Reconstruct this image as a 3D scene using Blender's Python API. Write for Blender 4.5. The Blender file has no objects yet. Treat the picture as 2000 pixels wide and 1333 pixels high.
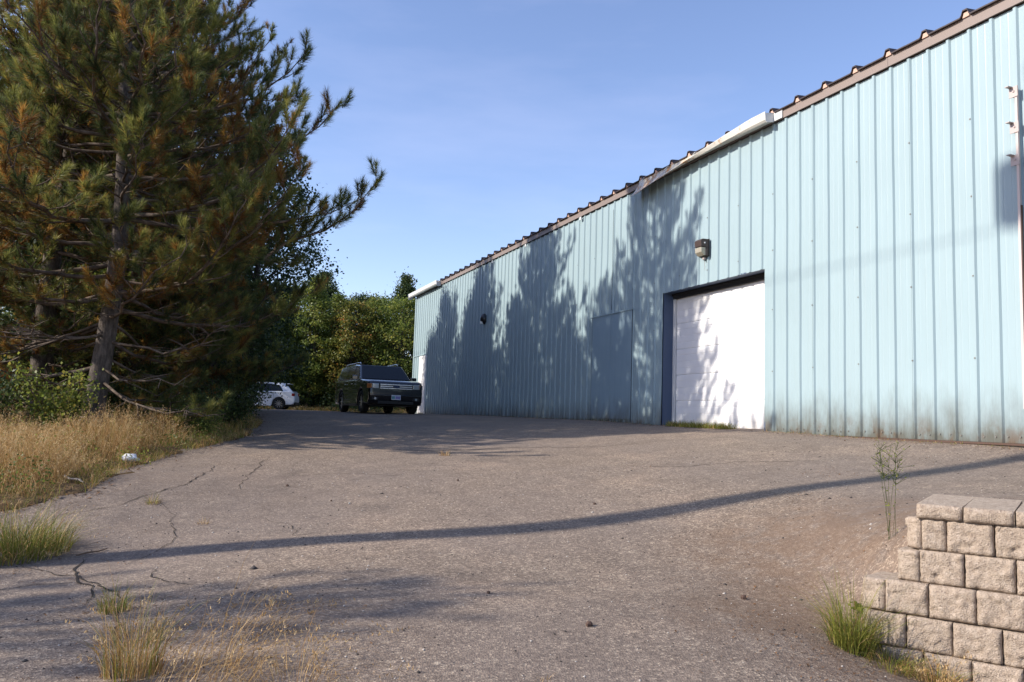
import bpy, bmesh, math, random
import numpy as np
from mathutils import Vector, Matrix, Euler

rnd = random.Random(7)
rng = np.random.default_rng(11)
S = bpy.context.scene
COL = S.collection

# ------------------------------------------------------------------ camera, sky, sun
PSI = 0.371                                    # direction of the long wall, left of the view axis
CP, SP = math.cos(PSI), math.sin(PSI)
EYE = 1.6
cam = bpy.data.cameras.new('camera')
cam_o = bpy.data.objects.new('camera', cam)
COL.objects.link(cam_o)
cam.sensor_width = 36.0
cam.lens = 36.0 * 1581.7 / 2000.0
cam.clip_start = 0.05
cam.clip_end = 1500
_f = Vector((0, math.cos(.0952), math.sin(.0952)))
_r = Vector((1, 0, 0)); _u = _r.cross(_f)
_c, _s = math.cos(.0324), math.sin(.0324)
_r2 = _r * _c + _u * _s
_u2 = -_r * _s + _u * _c
cam_o.matrix_world = Matrix(((_r2.x, _u2.x, -_f.x, 0), (_r2.y, _u2.y, -_f.y, 0), (_r2.z, _u2.z, -_f.z, EYE), (0, 0, 0, 1)))
S.camera = cam_o

SUN_EL = math.radians(31)
SUN_TO = Vector((-.969, -.245, 0)).normalized()          # horizontal direction towards the sun
SUN_DIR = Vector((SUN_TO.x * math.cos(SUN_EL), SUN_TO.y * math.cos(SUN_EL), math.sin(SUN_EL)))
sun = bpy.data.lights.new('sun', 'SUN'); sun.energy = 4.4; sun.angle = math.radians(.55); sun.color = (1.0, .925, .82)
sun_o = bpy.data.objects.new('sun', sun); COL.objects.link(sun_o)
sun_o.rotation_euler = (-SUN_DIR).to_track_quat('-Z', 'Y').to_euler()
sun_o.location = (-30, -10, 30)

W = bpy.data.worlds.new('World'); S.world = W; W.use_nodes = True
nt = W.node_tree; nt.nodes.clear()
wo = nt.nodes.new('ShaderNodeOutputWorld'); bg = nt.nodes.new('ShaderNodeBackground')
sky = nt.nodes.new('ShaderNodeTexSky'); sky.sky_type = 'NISHITA'; sky.sun_disc = False
sky.sun_elevation = SUN_EL; sky.sun_rotation = math.atan2(SUN_TO.x, SUN_TO.y)
sky.altitude = 100; sky.air_density = 1.0; sky.dust_density = .5; sky.ozone_density = 2.6
# thin wisps of cirrus
tc = nt.nodes.new('ShaderNodeTexCoord'); mp = nt.nodes.new('ShaderNodeMapping'); mp.inputs['Scale'].default_value = (1.6, 3.0, 7.0)
mp.inputs['Rotation'].default_value = (.1, .25, .3)
no = nt.nodes.new('ShaderNodeTexNoise'); no.inputs['Scale'].default_value = 1.7; no.inputs['Detail'].default_value = 7; no.inputs['Roughness'].default_value = .55
mr = nt.nodes.new('ShaderNodeMapRange'); mr.inputs['From Min'].default_value = .52; mr.inputs['From Max'].default_value = .8
mr.inputs['To Min'].default_value = 0; mr.inputs['To Max'].default_value = .055
mx = nt.nodes.new('ShaderNodeMix'); mx.data_type = 'RGBA'
mx.inputs['B'].default_value = (8.6, 7.9, 9.4, 1)
gm = nt.nodes.new('ShaderNodeMix'); gm.data_type = 'RGBA'; gm.blend_type = 'MULTIPLY'; gm.inputs['Factor'].default_value = 1
gm.inputs['B'].default_value = (1.12, 1.01, 1.08, 1)
L = nt.links.new
L(tc.outputs['Generated'], mp.inputs['Vector']); L(mp.outputs[0], no.inputs['Vector']); L(no.outputs['Fac'], mr.inputs['Value'])
L(sky.outputs[0], gm.inputs['A']); L(gm.outputs['Result'], mx.inputs['A']); L(mr.outputs[0], mx.inputs['Factor'])
L(mx.outputs['Result'], bg.inputs['Color']); L(bg.outputs[0], wo.inputs['Surface'])
bg.inputs['Strength'].default_value = .15

S.view_settings.view_transform = 'Standard'; S.view_settings.look = 'None'
S.view_settings.exposure = 0.6; S.view_settings.gamma = 1; S.view_settings.use_curve_mapping = False
S.render.engine = 'CYCLES'
S.cycles.max_bounces = 6; S.cycles.transparent_max_bounces = 6; S.cycles.use_denoising = True

# ------------------------------------------------------------------ helpers
def SN(s, n, z=0.0):
    return Vector((CP * n - SP * s, SP * n + CP * s, z))

def tag(o, label=None, cat=None, group=None, kind=None):
    if label: o['label'] = label
    if cat: o['category'] = cat
    if group: o['group'] = group
    if kind: o['kind'] = kind
    return o

def thing(name, loc, rz, label, cat, group=None):
    o = bpy.data.objects.new(name, None); COL.objects.link(o)
    o.empty_display_size = .2
    o.location = loc; o.rotation_euler = (0, 0, rz)
    return tag(o, label, cat, group)

def obj(name, me, mat=None, parent=None, loc=None, rot=None):
    o = bpy.data.objects.new(name, me); COL.objects.link(o)
    if mat is not None:
        me.materials.clear()
        for m in (mat if isinstance(mat, (list, tuple)) else [mat]): me.materials.append(m)
    if parent is not None: o.parent = parent
    if loc is not None: o.location = loc
    if rot is not None: o.rotation_euler = rot
    return o

class MB:
    """collects simple solids, builds one mesh"""
    def __init__(s): s.v = []; s.f = []; s.m = []; s.sm = []; s.cur = 0; s.smooth = False
    def add(s, vs, fs):
        b = len(s.v); s.v += [tuple(v) for v in vs]
        for f in fs: s.f.append(tuple(i + b for i in f)); s.m.append(s.cur); s.sm.append(s.smooth)
    def box(s, x0, x1, y0, y1, z0, z1):
        s.add([(x0,y0,z0),(x1,y0,z0),(x1,y1,z0),(x0,y1,z0),(x0,y0,z1),(x1,y0,z1),(x1,y1,z1),(x0,y1,z1)],
              [(0,3,2,1),(4,5,6,7),(0,1,5,4),(1,2,6,5),(2,3,7,6),(3,0,4,7)])
    def obox(s, c, ax, ay, az):      # oriented box: centre and half-axis vectors
        c, ax, ay, az = Vector(c), Vector(ax), Vector(ay), Vector(az)
        vs = [c+ax*i+ay*j+az*k for k in (-1,1) for i,j in ((-1,-1),(1,-1),(1,1),(-1,1))]
        s.add(vs, [(0,3,2,1),(4,5,6,7),(0,1,5,4),(1,2,6,5),(2,3,7,6),(3,0,4,7)])
    def tube(s, pts, rad, n=6, cap=True):
        pts = [Vector(p) for p in pts]; k = len(pts)
        if not isinstance(rad, (list, tuple)): rad = [rad]*k
        vs = []
        prev = None
        for i, p in enumerate(pts):
            d = (pts[min(i+1,k-1)] - pts[max(i-1,0)])
            if d.length < 1e-9: d = Vector((0,0,1))
            d.normalize()
            a = prev - d*prev.dot(d) if prev is not None else d.cross(Vector((0,0,1)) if abs(d.z) < .9 else Vector((1,0,0)))
            if a.length < 1e-6: a = d.cross(Vector((0,1,0)))
            a.normalize(); prev = a; b = d.cross(a)
            for j in range(n):
                t = 2*math.pi*j/n
                vs.append(p + (a*math.cos(t) + b*math.sin(t))*rad[i])
        fs = [(i*n+j, i*n+(j+1)%n, (i+1)*n+(j+1)%n, (i+1)*n+j) for i in range(k-1) for j in range(n)]
        if cap: fs += [tuple(range(n-1,-1,-1)), tuple((k-1)*n+j for j in range(n))]
        s.add(vs, fs)
    def prism(s, poly, axis, a0, a1, inset=0.0):
        """poly in the two other axes, extruded along axis (0,1,2)"""
        n = len(poly); vs = []
        for a in (a0, a1):
            for p in poly:
                v = [0,0,0]; v[axis] = a
                o = [i for i in range(3) if i != axis]
                v[o[0]] = p[0]; v[o[1]] = p[1]; vs.append(v)
        fs = [tuple(range(n)), tuple(range(2*n-1, n-1, -1))] + [(i, n+i, n+(i+1)%n, (i+1)%n) for i in range(n)]
        s.add(vs, fs)
    def mesh(s, name, merge=False, fixn=True):
        me = bpy.data.meshes.new(name); me.from_pydata(s.v, [], s.f)
        if any(s.m): me.polygons.foreach_set('material_index', s.m)
        if any(s.sm): me.polygons.foreach_set('use_smooth', s.sm)
        if fixn or merge:
            bm = bmesh.new(); bm.from_mesh(me)
            if merge: bmesh.ops.remove_doubles(bm, verts=bm.verts, dist=1e-4)
            bmesh.ops.recalc_face_normals(bm, faces=bm.faces); bm.to_mesh(me); bm.free()
        me.update(); return me
    def build(s, name, mat, parent=None, loc=None, rot=None, merge=False, bevel=0, seg=2):
        o = obj(name, s.mesh(name, merge), mat, parent, loc, rot)
        if bevel:
            m = o.modifiers.new('b', 'BEVEL'); m.width = bevel; m.segments = seg; m.limit_method = 'ANGLE'; m.angle_limit = math.radians(40)
        return o

def np_mesh(name, V, F, attrs=None, nper=3, smooth=False):
    """V (n,3) float, F (m,nper) int, attrs name -> per-vertex float"""
    V = np.asarray(V, np.float32); F = np.asarray(F, np.int32)
    me = bpy.data.meshes.new(name)
    me.vertices.add(len(V)); me.vertices.foreach_set('co', V.ravel())
    me.loops.add(F.size); me.loops.foreach_set('vertex_index', F.ravel())
    me.polygons.add(len(F)); me.polygons.foreach_set('loop_start', np.arange(0, F.size, nper, dtype=np.int32))
    try: me.polygons.foreach_set('loop_total', np.full(len(F), nper, np.int32))
    except Exception: pass
    if smooth: me.polygons.foreach_set('use_smooth', np.ones(len(F), bool))
    for k, a in (attrs or {}).items():
        at = me.attributes.new(k, 'FLOAT', 'POINT'); at.data.foreach_set('value', np.asarray(a, np.float32))
    me.update(calc_edges=True); me.validate(); return me

# ------------------------------------------------------------------ materials
def mat(name, color=(.5,.5,.5), rough=.6, metal=0, spec=.5, coat=0):
    m = bpy.data.materials.new(name); m.use_nodes = True
    b = m.node_tree.nodes['Principled BSDF']
    b.inputs['Base Color'].default_value = (*color, 1); b.inputs['Roughness'].default_value = rough
    b.inputs['Metallic'].default_value = metal; b.inputs['Specular IOR Level'].default_value = spec
    b.inputs['Coat Weight'].default_value = coat; b.inputs['Coat Roughness'].default_value = .03
    return m

class NT:
    def __init__(s, m): s.t = m.node_tree; s.b = s.t.nodes.get('Principled BSDF')
    def n(s, ty, **kw):
        x = s.t.nodes.new('ShaderNode'+ty)
        for k, v in kw.items():
            if hasattr(x, k) and k not in x.inputs: setattr(x, k, v)
            else: x.inputs[k].default_value = v
        return x
    def l(s, a, b): s.t.links.new(a, b)
    def pos(s, obj_=False, scale=(1,1,1)):
        g = s.n('TexCoord').outputs['Object'] if obj_ else s.n('NewGeometry').outputs['Position']
        mpn = s.n('Mapping'); mpn.inputs['Scale'].default_value = scale; s.l(g, mpn.inputs['Vector']); return mpn.outputs[0]
    def noise(s, vec, scale, detail=4, rough=.5):
        x = s.n('TexNoise'); x.inputs['Scale'].default_value = scale; x.inputs['Detail'].default_value = detail; x.inputs['Roughness'].default_value = rough
        s.l(vec, x.inputs['Vector']); return x.outputs['Fac']
    def ramp(s, fac, stops, interp='LINEAR'):
        x = s.n('ValToRGB'); x.color_ramp.interpolation = interp
        while len(x.color_ramp.elements) < len(stops): x.color_ramp.elements.new(.5)
        for e, (p, c) in zip(x.color_ramp.elements, stops):
            e.position = p; e.color = (*c, 1) if len(c) == 3 else c
        s.l(fac, x.inputs['Fac']); return x.outputs['Color']
    def range(s, v, a, b, c=0., d=1.):
        x = s.n('MapRange'); x.inputs['From Min'].default_value = a; x.inputs['From Max'].default_value = b
        x.inputs['To Min'].default_value = c; x.inputs['To Max'].default_value = d; s.l(v, x.inputs['Value']); return x.outputs[0]
    def mix(s, fac, a, b, mode='MIX'):
        x = s.n('Mix', data_type='RGBA', blend_type=mode)
        for inp, v in (('Factor', fac), ('A', a), ('B', b)):
            if isinstance(v, (int, float)): x.inputs[inp].default_value = v
            elif isinstance(v, tuple): x.inputs[inp].default_value = (*v, 1) if len(v) == 3 else v
            else: s.l(v, x.inputs[inp])
        return x.outputs['Result']
    def math(s, op, a, b=0.):
        x = s.n('Math', operation=op)
        for i, v in enumerate((a, b)):
            if isinstance(v, (int, float)): x.inputs[i].default_value = v
            else: s.l(v, x.inputs[i])
        return x.outputs[0]
    def bump(s, h, strength=.5, dist=.01):
        x = s.n('Bump'); x.inputs['Strength'].default_value = strength; x.inputs['Distance'].default_value = dist
        s.l(h, x.inputs['Height']); s.l(x.outputs[0], s.b.inputs['Normal'])
    def col(s, c): s.l(c, s.b.inputs['Base Color'])
    def sep(s, vec):
        x = s.n('SeparateXYZ'); s.l(vec, x.inputs[0]); return x.outputs

def paint_mat(name, base, dirt=True, streak=.10):
    m = mat(name, base, .42, 0, .35); t = NT(m)
    p = t.pos(); z = t.sep(p)['Z']
    ps = t.pos(scale=(1,1,.06))
    n1 = t.noise(ps, 16, 4, .6)           # vertical rain streaks
    n2 = t.noise(t.pos(), .8, 3)
    c = t.mix(t.range(n1, .35, .75, 0, streak*2.2), base, tuple(x*.78 for x in base))
    c = t.mix(t.range(n2, .35, .7, 0, .35), c, tuple(min(1, x*1.10) for x in base))
    n4 = t.noise(t.pos(scale=(1,1,.02)), 55, 2, .5)
    c = t.mix(t.range(n4, .58, .78, 0, .22), c, (.80*base[0], .74*base[1], .66*base[2]))
    if dirt:
        n3 = t.noise(t.pos(scale=(1,1,.35)), 5, 6, .65)
        zz = t.math('ADD', z, t.math('MULTIPLY', t.math('SUBTRACT', n3, .5), .85))
        d1 = t.range(zz, 1.50, 2.25, 1, 0)
        c = t.mix(t.math('MULTIPLY', t.math('POWER', d1, 1.6), .92), c, (.085, .080, .060))
        d2 = t.range(z, 1.5, 1.85, 1, 0)
        n5 = t.noise(t.pos(), 3.3, 6, .7)
        c = t.mix(t.math('MULTIPLY', t.math('MULTIPLY', d2, t.range(n5, .5, .62)), .6), c, (.12, .062, .03))
    t.col(c); t.l(t.range(n1, .3, .8, .36, .6), t.b.inputs['Roughness'])
    t.bump(t.noise(t.pos(scale=(1,1,.3)), 2.2, 3), .18, .02)
    return m

M = {}
M['wall'] = paint_mat('cyan_paint', (.302, .395, .424))
M['patch'] = paint_mat('blue_paint', (.245, .335, .39))
M['trim_blue'] = mat('blue_trim', (.055, .085, .15), .5)
M['brown'] = mat('brown_trim', (.245, .195, .17), .5, 0, .4)
M['roof'] = mat('brown_roof', (.045, .03, .028), .5)
M['foam'] = mat('closure_foam', (.55, .36, .28), .8)
M['rust'] = mat('rusty_steel', (.085, .05, .036), .85)
M['steel_bracket'] = mat('grey_bracket', (.42, .36, .34), .55, .3)
m = mat('garage_white', (.8, .8, .8), .42); t = NT(m)
n_ = t.noise(t.pos(scale=(1,1,.15)), 5, 5, .6); z_ = t.sep(t.pos())['Z']
c_ = t.mix(t.range(n_, .4, .8, 0, .22), (.84,.83,.82), (.72,.71,.69))
c_ = t.mix(t.math('MULTIPLY', t.range(z_, 1.55, 1.85, 1, 0), t.range(n_, .35, .7)), c_, (.42,.38,.32)); t.col(c_)
M['gwhite'] = m
m = mat('white_gutter', (.74, .72, .68), .45); t = NT(m)
n_ = t.noise(t.pos(), 4.5, 6, .7)
yy = t.range(t.sep(t.pos())['Y'], 14.6, 17.2, .0, .11)
t.col(t.mix(t.range(t.math('ADD', n_, yy), .56, .68), (.58,.56,.50), (.42,.22,.08))); M['gutter_rusty'] = m
m = mat('white_metal', (.72, .72, .72), .45); m.node_tree.nodes['Principled BSDF'].inputs['Base Color'].default_value = (.6,.6,.59,1); M['wmetal'] = m
M['gap'] = mat('dark_gap', (.02, .02, .022), .9)
M['concrete'] = mat('foundation_concrete', (.24, .22, .2), .9)

m = mat('asphalt', (.15,.13,.12), .88, 0, .3); t = NT(m)
p = t.pos()
big = t.noise(p, .35, 4, .55); mid = t.noise(p, 3.5, 5, .6)
vor = t.n('TexVoronoi'); vor.inputs['Scale'].default_value = 85; t.l(p, vor.inputs['Vector'])
vs_ = t.sep(vor.outputs['Color'])
agg = t.ramp(vs_['X'], [(0,(.050,.042,.039)),(.3,(.115,.096,.087)),(.62,(.185,.155,.140)),(.86,(.26,.225,.202)),(1,(.50,.45,.40))])
vor2 = t.n('TexVoronoi'); vor2.inputs['Scale'].default_value = 32; t.l(p, vor2.inputs['Vector'])
agg2 = t.ramp(t.sep(vor2.outputs['Color'])['Y'], [(0,(.10,.085,.08)),(.5,(.15,.13,.122)),(.92,(.19,.165,.152)),(1,(.36,.33,.30))])
c = t.mix(1., t.mix(.4, agg, agg2), (1.32,1.17,.955), 'MULTIPLY')
c = t.mix(t.range(big, .35, .7, 0, .55), c, (.165,.136,.122))
c = t.mix(t.range(mid, .42, .72, 0, .5), c, t.mix(1., c, (.62,.60,.60), 'MULTIPLY'))
w1 = t.noise(p, .9, 6, .65)
c = t.mix(t.range(w1, .5, .68, 0, .38), c, t.mix(1., c, (1.6,1.54,1.46), 'MULTIPLY'))
w2 = t.noise(t.pos(scale=(1,1,1)), 1.7, 3, .5)
c = t.mix(t.range(w2, .62, .74, 0, .45), c, t.mix(1., c, (.60,.60,.62), 'MULTIPLY'))
# rust-brown needle stain near the block wall
xyz = t.sep(p)
def gauss_blob(cx, cy, r):
    dx = t.math('SUBTRACT', xyz['X'], cx); dy = t.math('SUBTRACT', xyz['Y'], cy)
    d = t.math('SQRT', t.math('ADD', t.math('MULTIPLY', dx, dx), t.math('MULTIPLY', dy, dy)))
    return t.range(d, 0, r, 1, 0)
st = t.math('MULTIPLY', t.math('MAXIMUM', gauss_blob(2.55, 6.4, 1.5), gauss_blob(1.85, 5.1, 1.0)), t.range(t.noise(p, 3.6, 7, .75), .36, .60))
c = t.mix(t.math('MINIMUM', t.math('MULTIPLY', st, 1.3), .6), c, (.150, .092, .055))
st = t.math('MULTIPLY', gauss_blob(-5.0, 8.8, 3.2), t.range(t.noise(p, 1.8, 6, .7), .46, .60))
c = t.mix(t.math('MULTIPLY', st, .6), c, (.085, .065, .055))
t.col(c)
hh = t.math('ADD', vor.outputs['Distance'], t.math('MULTIPLY', t.noise(p, 40, 4, .7), 1.2))
t.bump(hh, .55, .008)
M['asphalt'] = m

m = mat('soil', (.12,.085,.05), .95, 0, .2); t = NT(m); p = t.pos()
c = t.ramp(t.noise(p, 3.2, 8, .7), [(.28,(.035,.026,.018)),(.45,(.10,.065,.036)),(.58,(.15,.095,.045)),(.75,(.085,.085,.035))])
t.col(c); t.bump(t.noise(p, 22, 6, .7), .9, .03); M['soil'] = m
m = mat('crack_fill', (.022,.019,.017), .95, 0, .1); m.node_tree.nodes['Principled BSDF'].inputs['Base Color'].default_value = (.04,.034,.03,1); M['crack'] = m

m = mat('split_block', (.4,.33,.27), .93, 0, .2); t = NT(m); p = t.pos(); po = t.pos(True)
oi = t.n('ObjectInfo')
c = t.ramp(t.noise(p, 30, 9, .8), [(.26,(.12,.085,.062)),(.35,(.34,.26,.195)),(.54,(.47,.375,.29)),(.74,(.64,.53,.43))])
v3 = t.n('TexVoronoi'); v3.inputs['Scale'].default_value = 130; t.l(p, v3.inputs['Vector'])
c = t.mix(t.range(t.sep(v3.outputs['Color'])['X'], .84, .97, 0, .55), c, (.16,.12,.095))
c = t.mix(t.range(oi.outputs['Random'], 0, 1, 0, .3), c, t.mix(1., c, (.78,.80,.82), 'MULTIPLY'))
t.col(c); t.bump(t.math('ADD', t.noise(p, 55, 7, .75), t.math('MULTIPLY', v3.outputs['Distance'], .25)), 1.0, .015); M['block'] = m

m = mat('pine_bark', (.13,.1,.08), .95, 0, .15); t = NT(m); p = t.pos(scale=(1,1,.35))
t.col(t.ramp(t.noise(p, 14, 7, .7), [(.3,(.040,.032,.028)),(.5,(.10,.082,.070)),(.72,(.20,.165,.14))])); t.bump(t.noise(p, 20, 6, .7), 1., .03); M['bark'] = m
m = mat('twig_bark', (.16,.12,.095), .9, 0, .15); t = NT(m)
t.col(t.ramp(t.noise(t.pos(), 6, 4, .6), [(.35,(.06,.045,.036)),(.6,(.15,.115,.09)),(.8,(.27,.22,.18))])); M['twig'] = m

def leaf_mat(name, stops, old=None, trans=.32, rough=.5, spec=.35):
    m = bpy.data.materials.new(name); m.use_nodes = True; t = NT(m)
    a = t.n('Attribute', attribute_name='tint')
    c = t.ramp(a.outputs['Fac'], stops)
    if old:
        a2 = t.n('Attribute', attribute_name='old'); c = t.mix(a2.outputs['Fac'], c, t.ramp(a.outputs['Fac'], old))
    t.col(c); t.b.inputs['Roughness'].default_value = rough; t.b.inputs['Specular IOR Level'].default_value = spec
    tr = t.n('BsdfTranslucent'); t.l(c, tr.inputs['Color']); ms = t.n('MixShader'); ms.inputs[0].default_value = trans
    out = t.t.nodes['Material Output']
    t.l(t.b.outputs[0], ms.inputs[1]); t.l(tr.outputs[0], ms.inputs[2]); t.l(ms.outputs[0], out.inputs['Surface'])
    return m
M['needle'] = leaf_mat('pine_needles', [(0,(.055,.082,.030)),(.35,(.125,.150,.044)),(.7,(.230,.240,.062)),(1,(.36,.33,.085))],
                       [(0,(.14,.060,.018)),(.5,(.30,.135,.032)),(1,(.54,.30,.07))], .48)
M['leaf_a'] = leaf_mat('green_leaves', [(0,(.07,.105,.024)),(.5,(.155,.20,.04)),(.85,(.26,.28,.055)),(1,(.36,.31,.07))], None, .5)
M['leaf_b'] = leaf_mat('turning_leaves', [(0,(.08,.11,.025)),(.45,(.16,.175,.035)),(.75,(.30,.23,.045)),(.92,(.42,.22,.05)),(1,(.44,.15,.045))], None, .45)
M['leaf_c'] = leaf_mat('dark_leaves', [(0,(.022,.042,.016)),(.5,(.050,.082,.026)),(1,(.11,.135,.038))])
M['dry'] = leaf_mat('dry_grass', [(0,(.24,.125,.040)),(.4,(.40,.24,.09)),(.75,(.54,.35,.15)),(1,(.64,.47,.25))],
                    [(0,(.09,.12,.02)),(.6,(.20,.21,.035)),(1,(.34,.31,.07))], .3, .6, .25)
M['litter'] = leaf_mat('needle_litter', [(0,(.06,.032,.016)),(.5,(.16,.078,.034)),(1,(.26,.135,.06))], None, .05, .9, .1)

# ------------------------------------------------------------------ the lie of the land
#GROUND
_e = np.array([-.81, .586]); _nf = np.array([-.586, -.81]); _F = np.array([2.42, 4.93])   # retaining wall face line
_CP, _SP = math.cos(.371), math.sin(.371)
def _sn(s, n): return (_CP*n - _SP*s, _SP*n + _CP*s)
_common = [(0,0,0),(-3,0,.02),(-3.46,6.69,.356),(-1.71,7.13,.48),(.05,7.58,.59),(2.07,8.09,.84),(3.77,8.52,1.08),(5.68,9.0,1.357),
  (0,3.9,.375),(1.75,4.3,.32),(-2.2,3.7,.33),(-4.6,8.0,.47),(-4.7,9,.64),(-5.26,11.2,.78),(-5.0,13,.95),(-5.47,17,1.09),(2.1,5.45,.43),
  (-8,6,.25),(-10,10,.62),(-9,14,.95),(-7.4,14.5,1.02),(-12,20,1.2),(-16,30,1.45),(-25,12,.8),(-25,0,.2),(-10,0,0),(0,-12,-.5),(-20,-12,-.2)]
for s_, z_ in ((6.66,1.46),(8.5,1.48),(11.3,1.53),(14.4,1.555),(17.6,1.62),(25,1.66),(33,1.67)): _common.append((*_sn(s_, 9.0), z_))
for s_, n_, z_ in ((12,5.5,1.17),(15,5,1.29),(15,2,1.06),(20,6,1.49),(20,2.5,1.31),(27,5,1.60),(27,1,1.52),(35,5,1.655),(35,0,1.62),(45,5,1.66),(45,-6,1.62),(60,0,1.7),(60,20,1.7),(45,20,1.66),(30,14,1.66),(15,14,1.6)): _common.append((*_sn(s_, n_), z_))
_up = _common + [(2.75,5.4,.98),(3.3,4.95,1.06),(3.4,7.0,1.0),(3.9,6.6,1.10),(4.3,4.3,1.08),(5.5,5.5,1.22),(5.4,3.3,1.08),(9,3,1.2),(8,-5,1.0)]
_lo = _common + [(2.1,5.15,.37),(2.35,4.85,.24),(2.8,4.45,.13),(3.6,3.8,.0),(4.8,2.9,-.1),(3,1.5,-.05),(8,-5,-.6),(3,-3,-.2),(9,3,-.2)]
def _tps(pts):
    P = np.array(pts, float); X = P[:, :2]; n = len(X)
    d = np.linalg.norm(X[:, None] - X[None], axis=2); K = np.where(d > 0, d**2*np.log(d + 1e-12), 0)
    A = np.zeros((n+3, n+3)); A[:n, :n] = K + np.eye(n)*.02; A[:n, n] = 1; A[:n, n+1:] = X; A[n, :n] = 1; A[n+1:, :n] = X.T
    w = np.linalg.solve(A, np.concatenate([P[:, 2], np.zeros(3)])); return X, w
_TU, _TL = _tps(_up), _tps(_lo)
def _ev(T, Q):
    X, w = T; n = len(X); out = np.zeros(len(Q))
    for a in range(0, len(Q), 20000):
        q = Q[a:a+20000]; d = np.linalg.norm(q[:, None] - X[None], axis=2)
        out[a:a+20000] = (np.where(d > 0, d**2*np.log(d + 1e-12), 0)) @ w[:n] + w[n] + q @ w[n+1:]
    return out
def ground_z(x, y):
    x = np.atleast_1d(np.asarray(x, float)); y = np.atleast_1d(np.asarray(y, float))
    Q = np.stack([np.clip(x, -26, 12), np.clip(y, -12, 60)], 1)
    far = np.clip((np.hypot(np.maximum(0, np.abs(x+7)-19), np.maximum(0, np.abs(y-24)-36)))/40, 0, 1)
    up = _ev(_TU, Q); lo = _ev(_TL, Q)
    b = -((Q - _F) @ _nf)                      # distance behind the face
    tl = np.clip((Q - _F) @ _e - .02, 0, 3)         # left of the wall's end the step fades out
    w = np.clip((b - .07 + tl*1.1)/(.13 + tl*3.0), 0, 1); w = w*w*(3-2*w)*(tl > 0) + w*(tl <= 0)
    z = lo*(1-w) + up*w
    z = np.where(far > 0, z*(1-far) + 1.65*far, z)
    # gentle settlement of old asphalt
    z = z + .012*np.sin(x*1.3+.5*y)*np.cos(y*.9-.4*x)*np.clip((y)/6, 0, 1)*np.clip((14-y)/6, 0, 1)
    return z
def gz(x, y): return float(ground_z(x, y)[0])
#ENDGROUND

# ------------------------------------------------------------------ ground sheets
def lines(segs):
    out = []
    for a, b, st in segs: out += list(np.arange(a, b - 1e-6, st))
    return np.array(out + [segs[-1][1]])
gx = lines([(-400,-100,75),(-100,-30,14),(-30,-8,.6),(-8,-6,.25),(-6,6,.085),(6,9,.3),(9,30,1.5),(30,100,14),(100,400,75)])
gy = lines([(-200,-40,40),(-40,-4,4),(-4,2,.5),(2,9.5,.085),(9.5,20,.2),(20,34,.5),(34,64,1.0),(64,100,6),(100,700,60)])
GX, GY = np.meshgrid(gx, gy); GZ = ground_z(GX.ravel(), GY.ravel()).reshape(GX.shape)
EDGE = [(-7,-12),(-7,4),(-5.9,7.3),(-5.0,8.25),(-4.7,9),(-5.2,11),(-5.05,13.2),(-5.1,14.7),(-5.45,16.8),(-6.3,20.6),(-7.6,24),(-9.5,28),(-12.5,34),(-16.8,41),(-18.5,47.5),(-5,49.5),(14,52),(14,-12)]
def sdist(px, py, poly):
    px = np.asarray(px, float); py = np.asarray(py, float); d = np.full(px.shape, 1e9); inside = np.zeros(px.shape, bool); n = len(poly)
    for i in range(n):
        x1, y1 = poly[i]; x2, y2 = poly[(i+1) % n]
        ex, ey = x2-x1, y2-y1; t = np.clip(((px-x1)*ex + (py-y1)*ey)/(ex*ex+ey*ey), 0, 1)
        d = np.minimum(d, np.hypot(px-x1-t*ex, py-y1-t*ey))
        c = ((y1 > py) != (y2 > py)) & (px < (x2-x1)*(py-y1)/(y2-y1+1e-12) + x1); inside ^= c
    return np.where(inside, -d, d)
from mathutils import noise as mnoise
def vnoise(x, y, sc, seed=0.):
    return np.array([mnoise.noise((a*sc, b*sc, seed)) for a, b in zip(np.ravel(x), np.ravel(y))]).reshape(np.shape(x))
sd = sdist(GX, GY, EDGE)
near = (np.abs(sd) < 1.5) & (GY < 40)
nz = np.zeros(GX.shape); nz[near] = vnoise(GX[near], GY[near], 2.2)*.35 + vnoise(GX[near], GY[near], 7)*.14
sdn = sd + nz
def grid_faces(mask):
    ny, nx = GX.shape; idx = np.arange(ny*nx).reshape(ny, nx)
    q = np.stack([idx[:-1,:-1], idx[:-1,1:], idx[1:,1:], idx[1:,:-1]], -1)
    return q[mask].reshape(-1, 4)
cen = (sdn[:-1,:-1] + sdn[1:,1:])/2
def sheet(name, Z, mask, material):
    F = grid_faces(mask); used = np.unique(F); rm = np.full(GX.size, -1); rm[used] = np.arange(len(used))
    V = np.stack([GX.ravel(), GY.ravel(), Z.ravel()], 1)[used]
    o = obj(name, np_mesh(name, V, rm[F], nper=4, smooth=True), material); o['kind'] = 'structure'; return o
soilz = GZ + np.where(sdn > 0, .05*np.clip(sdn/.25, 0, 1) + .04*np.clip(nz, -1, 1), -.02 - .05*np.clip(-sdn/.2, 0, 1))
ground = sheet('ground', soilz, np.ones(cen.shape, bool), M['soil'])
asphalt = sheet('asphalt_yard', GZ, (cen < .35), M['asphalt'])

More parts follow.
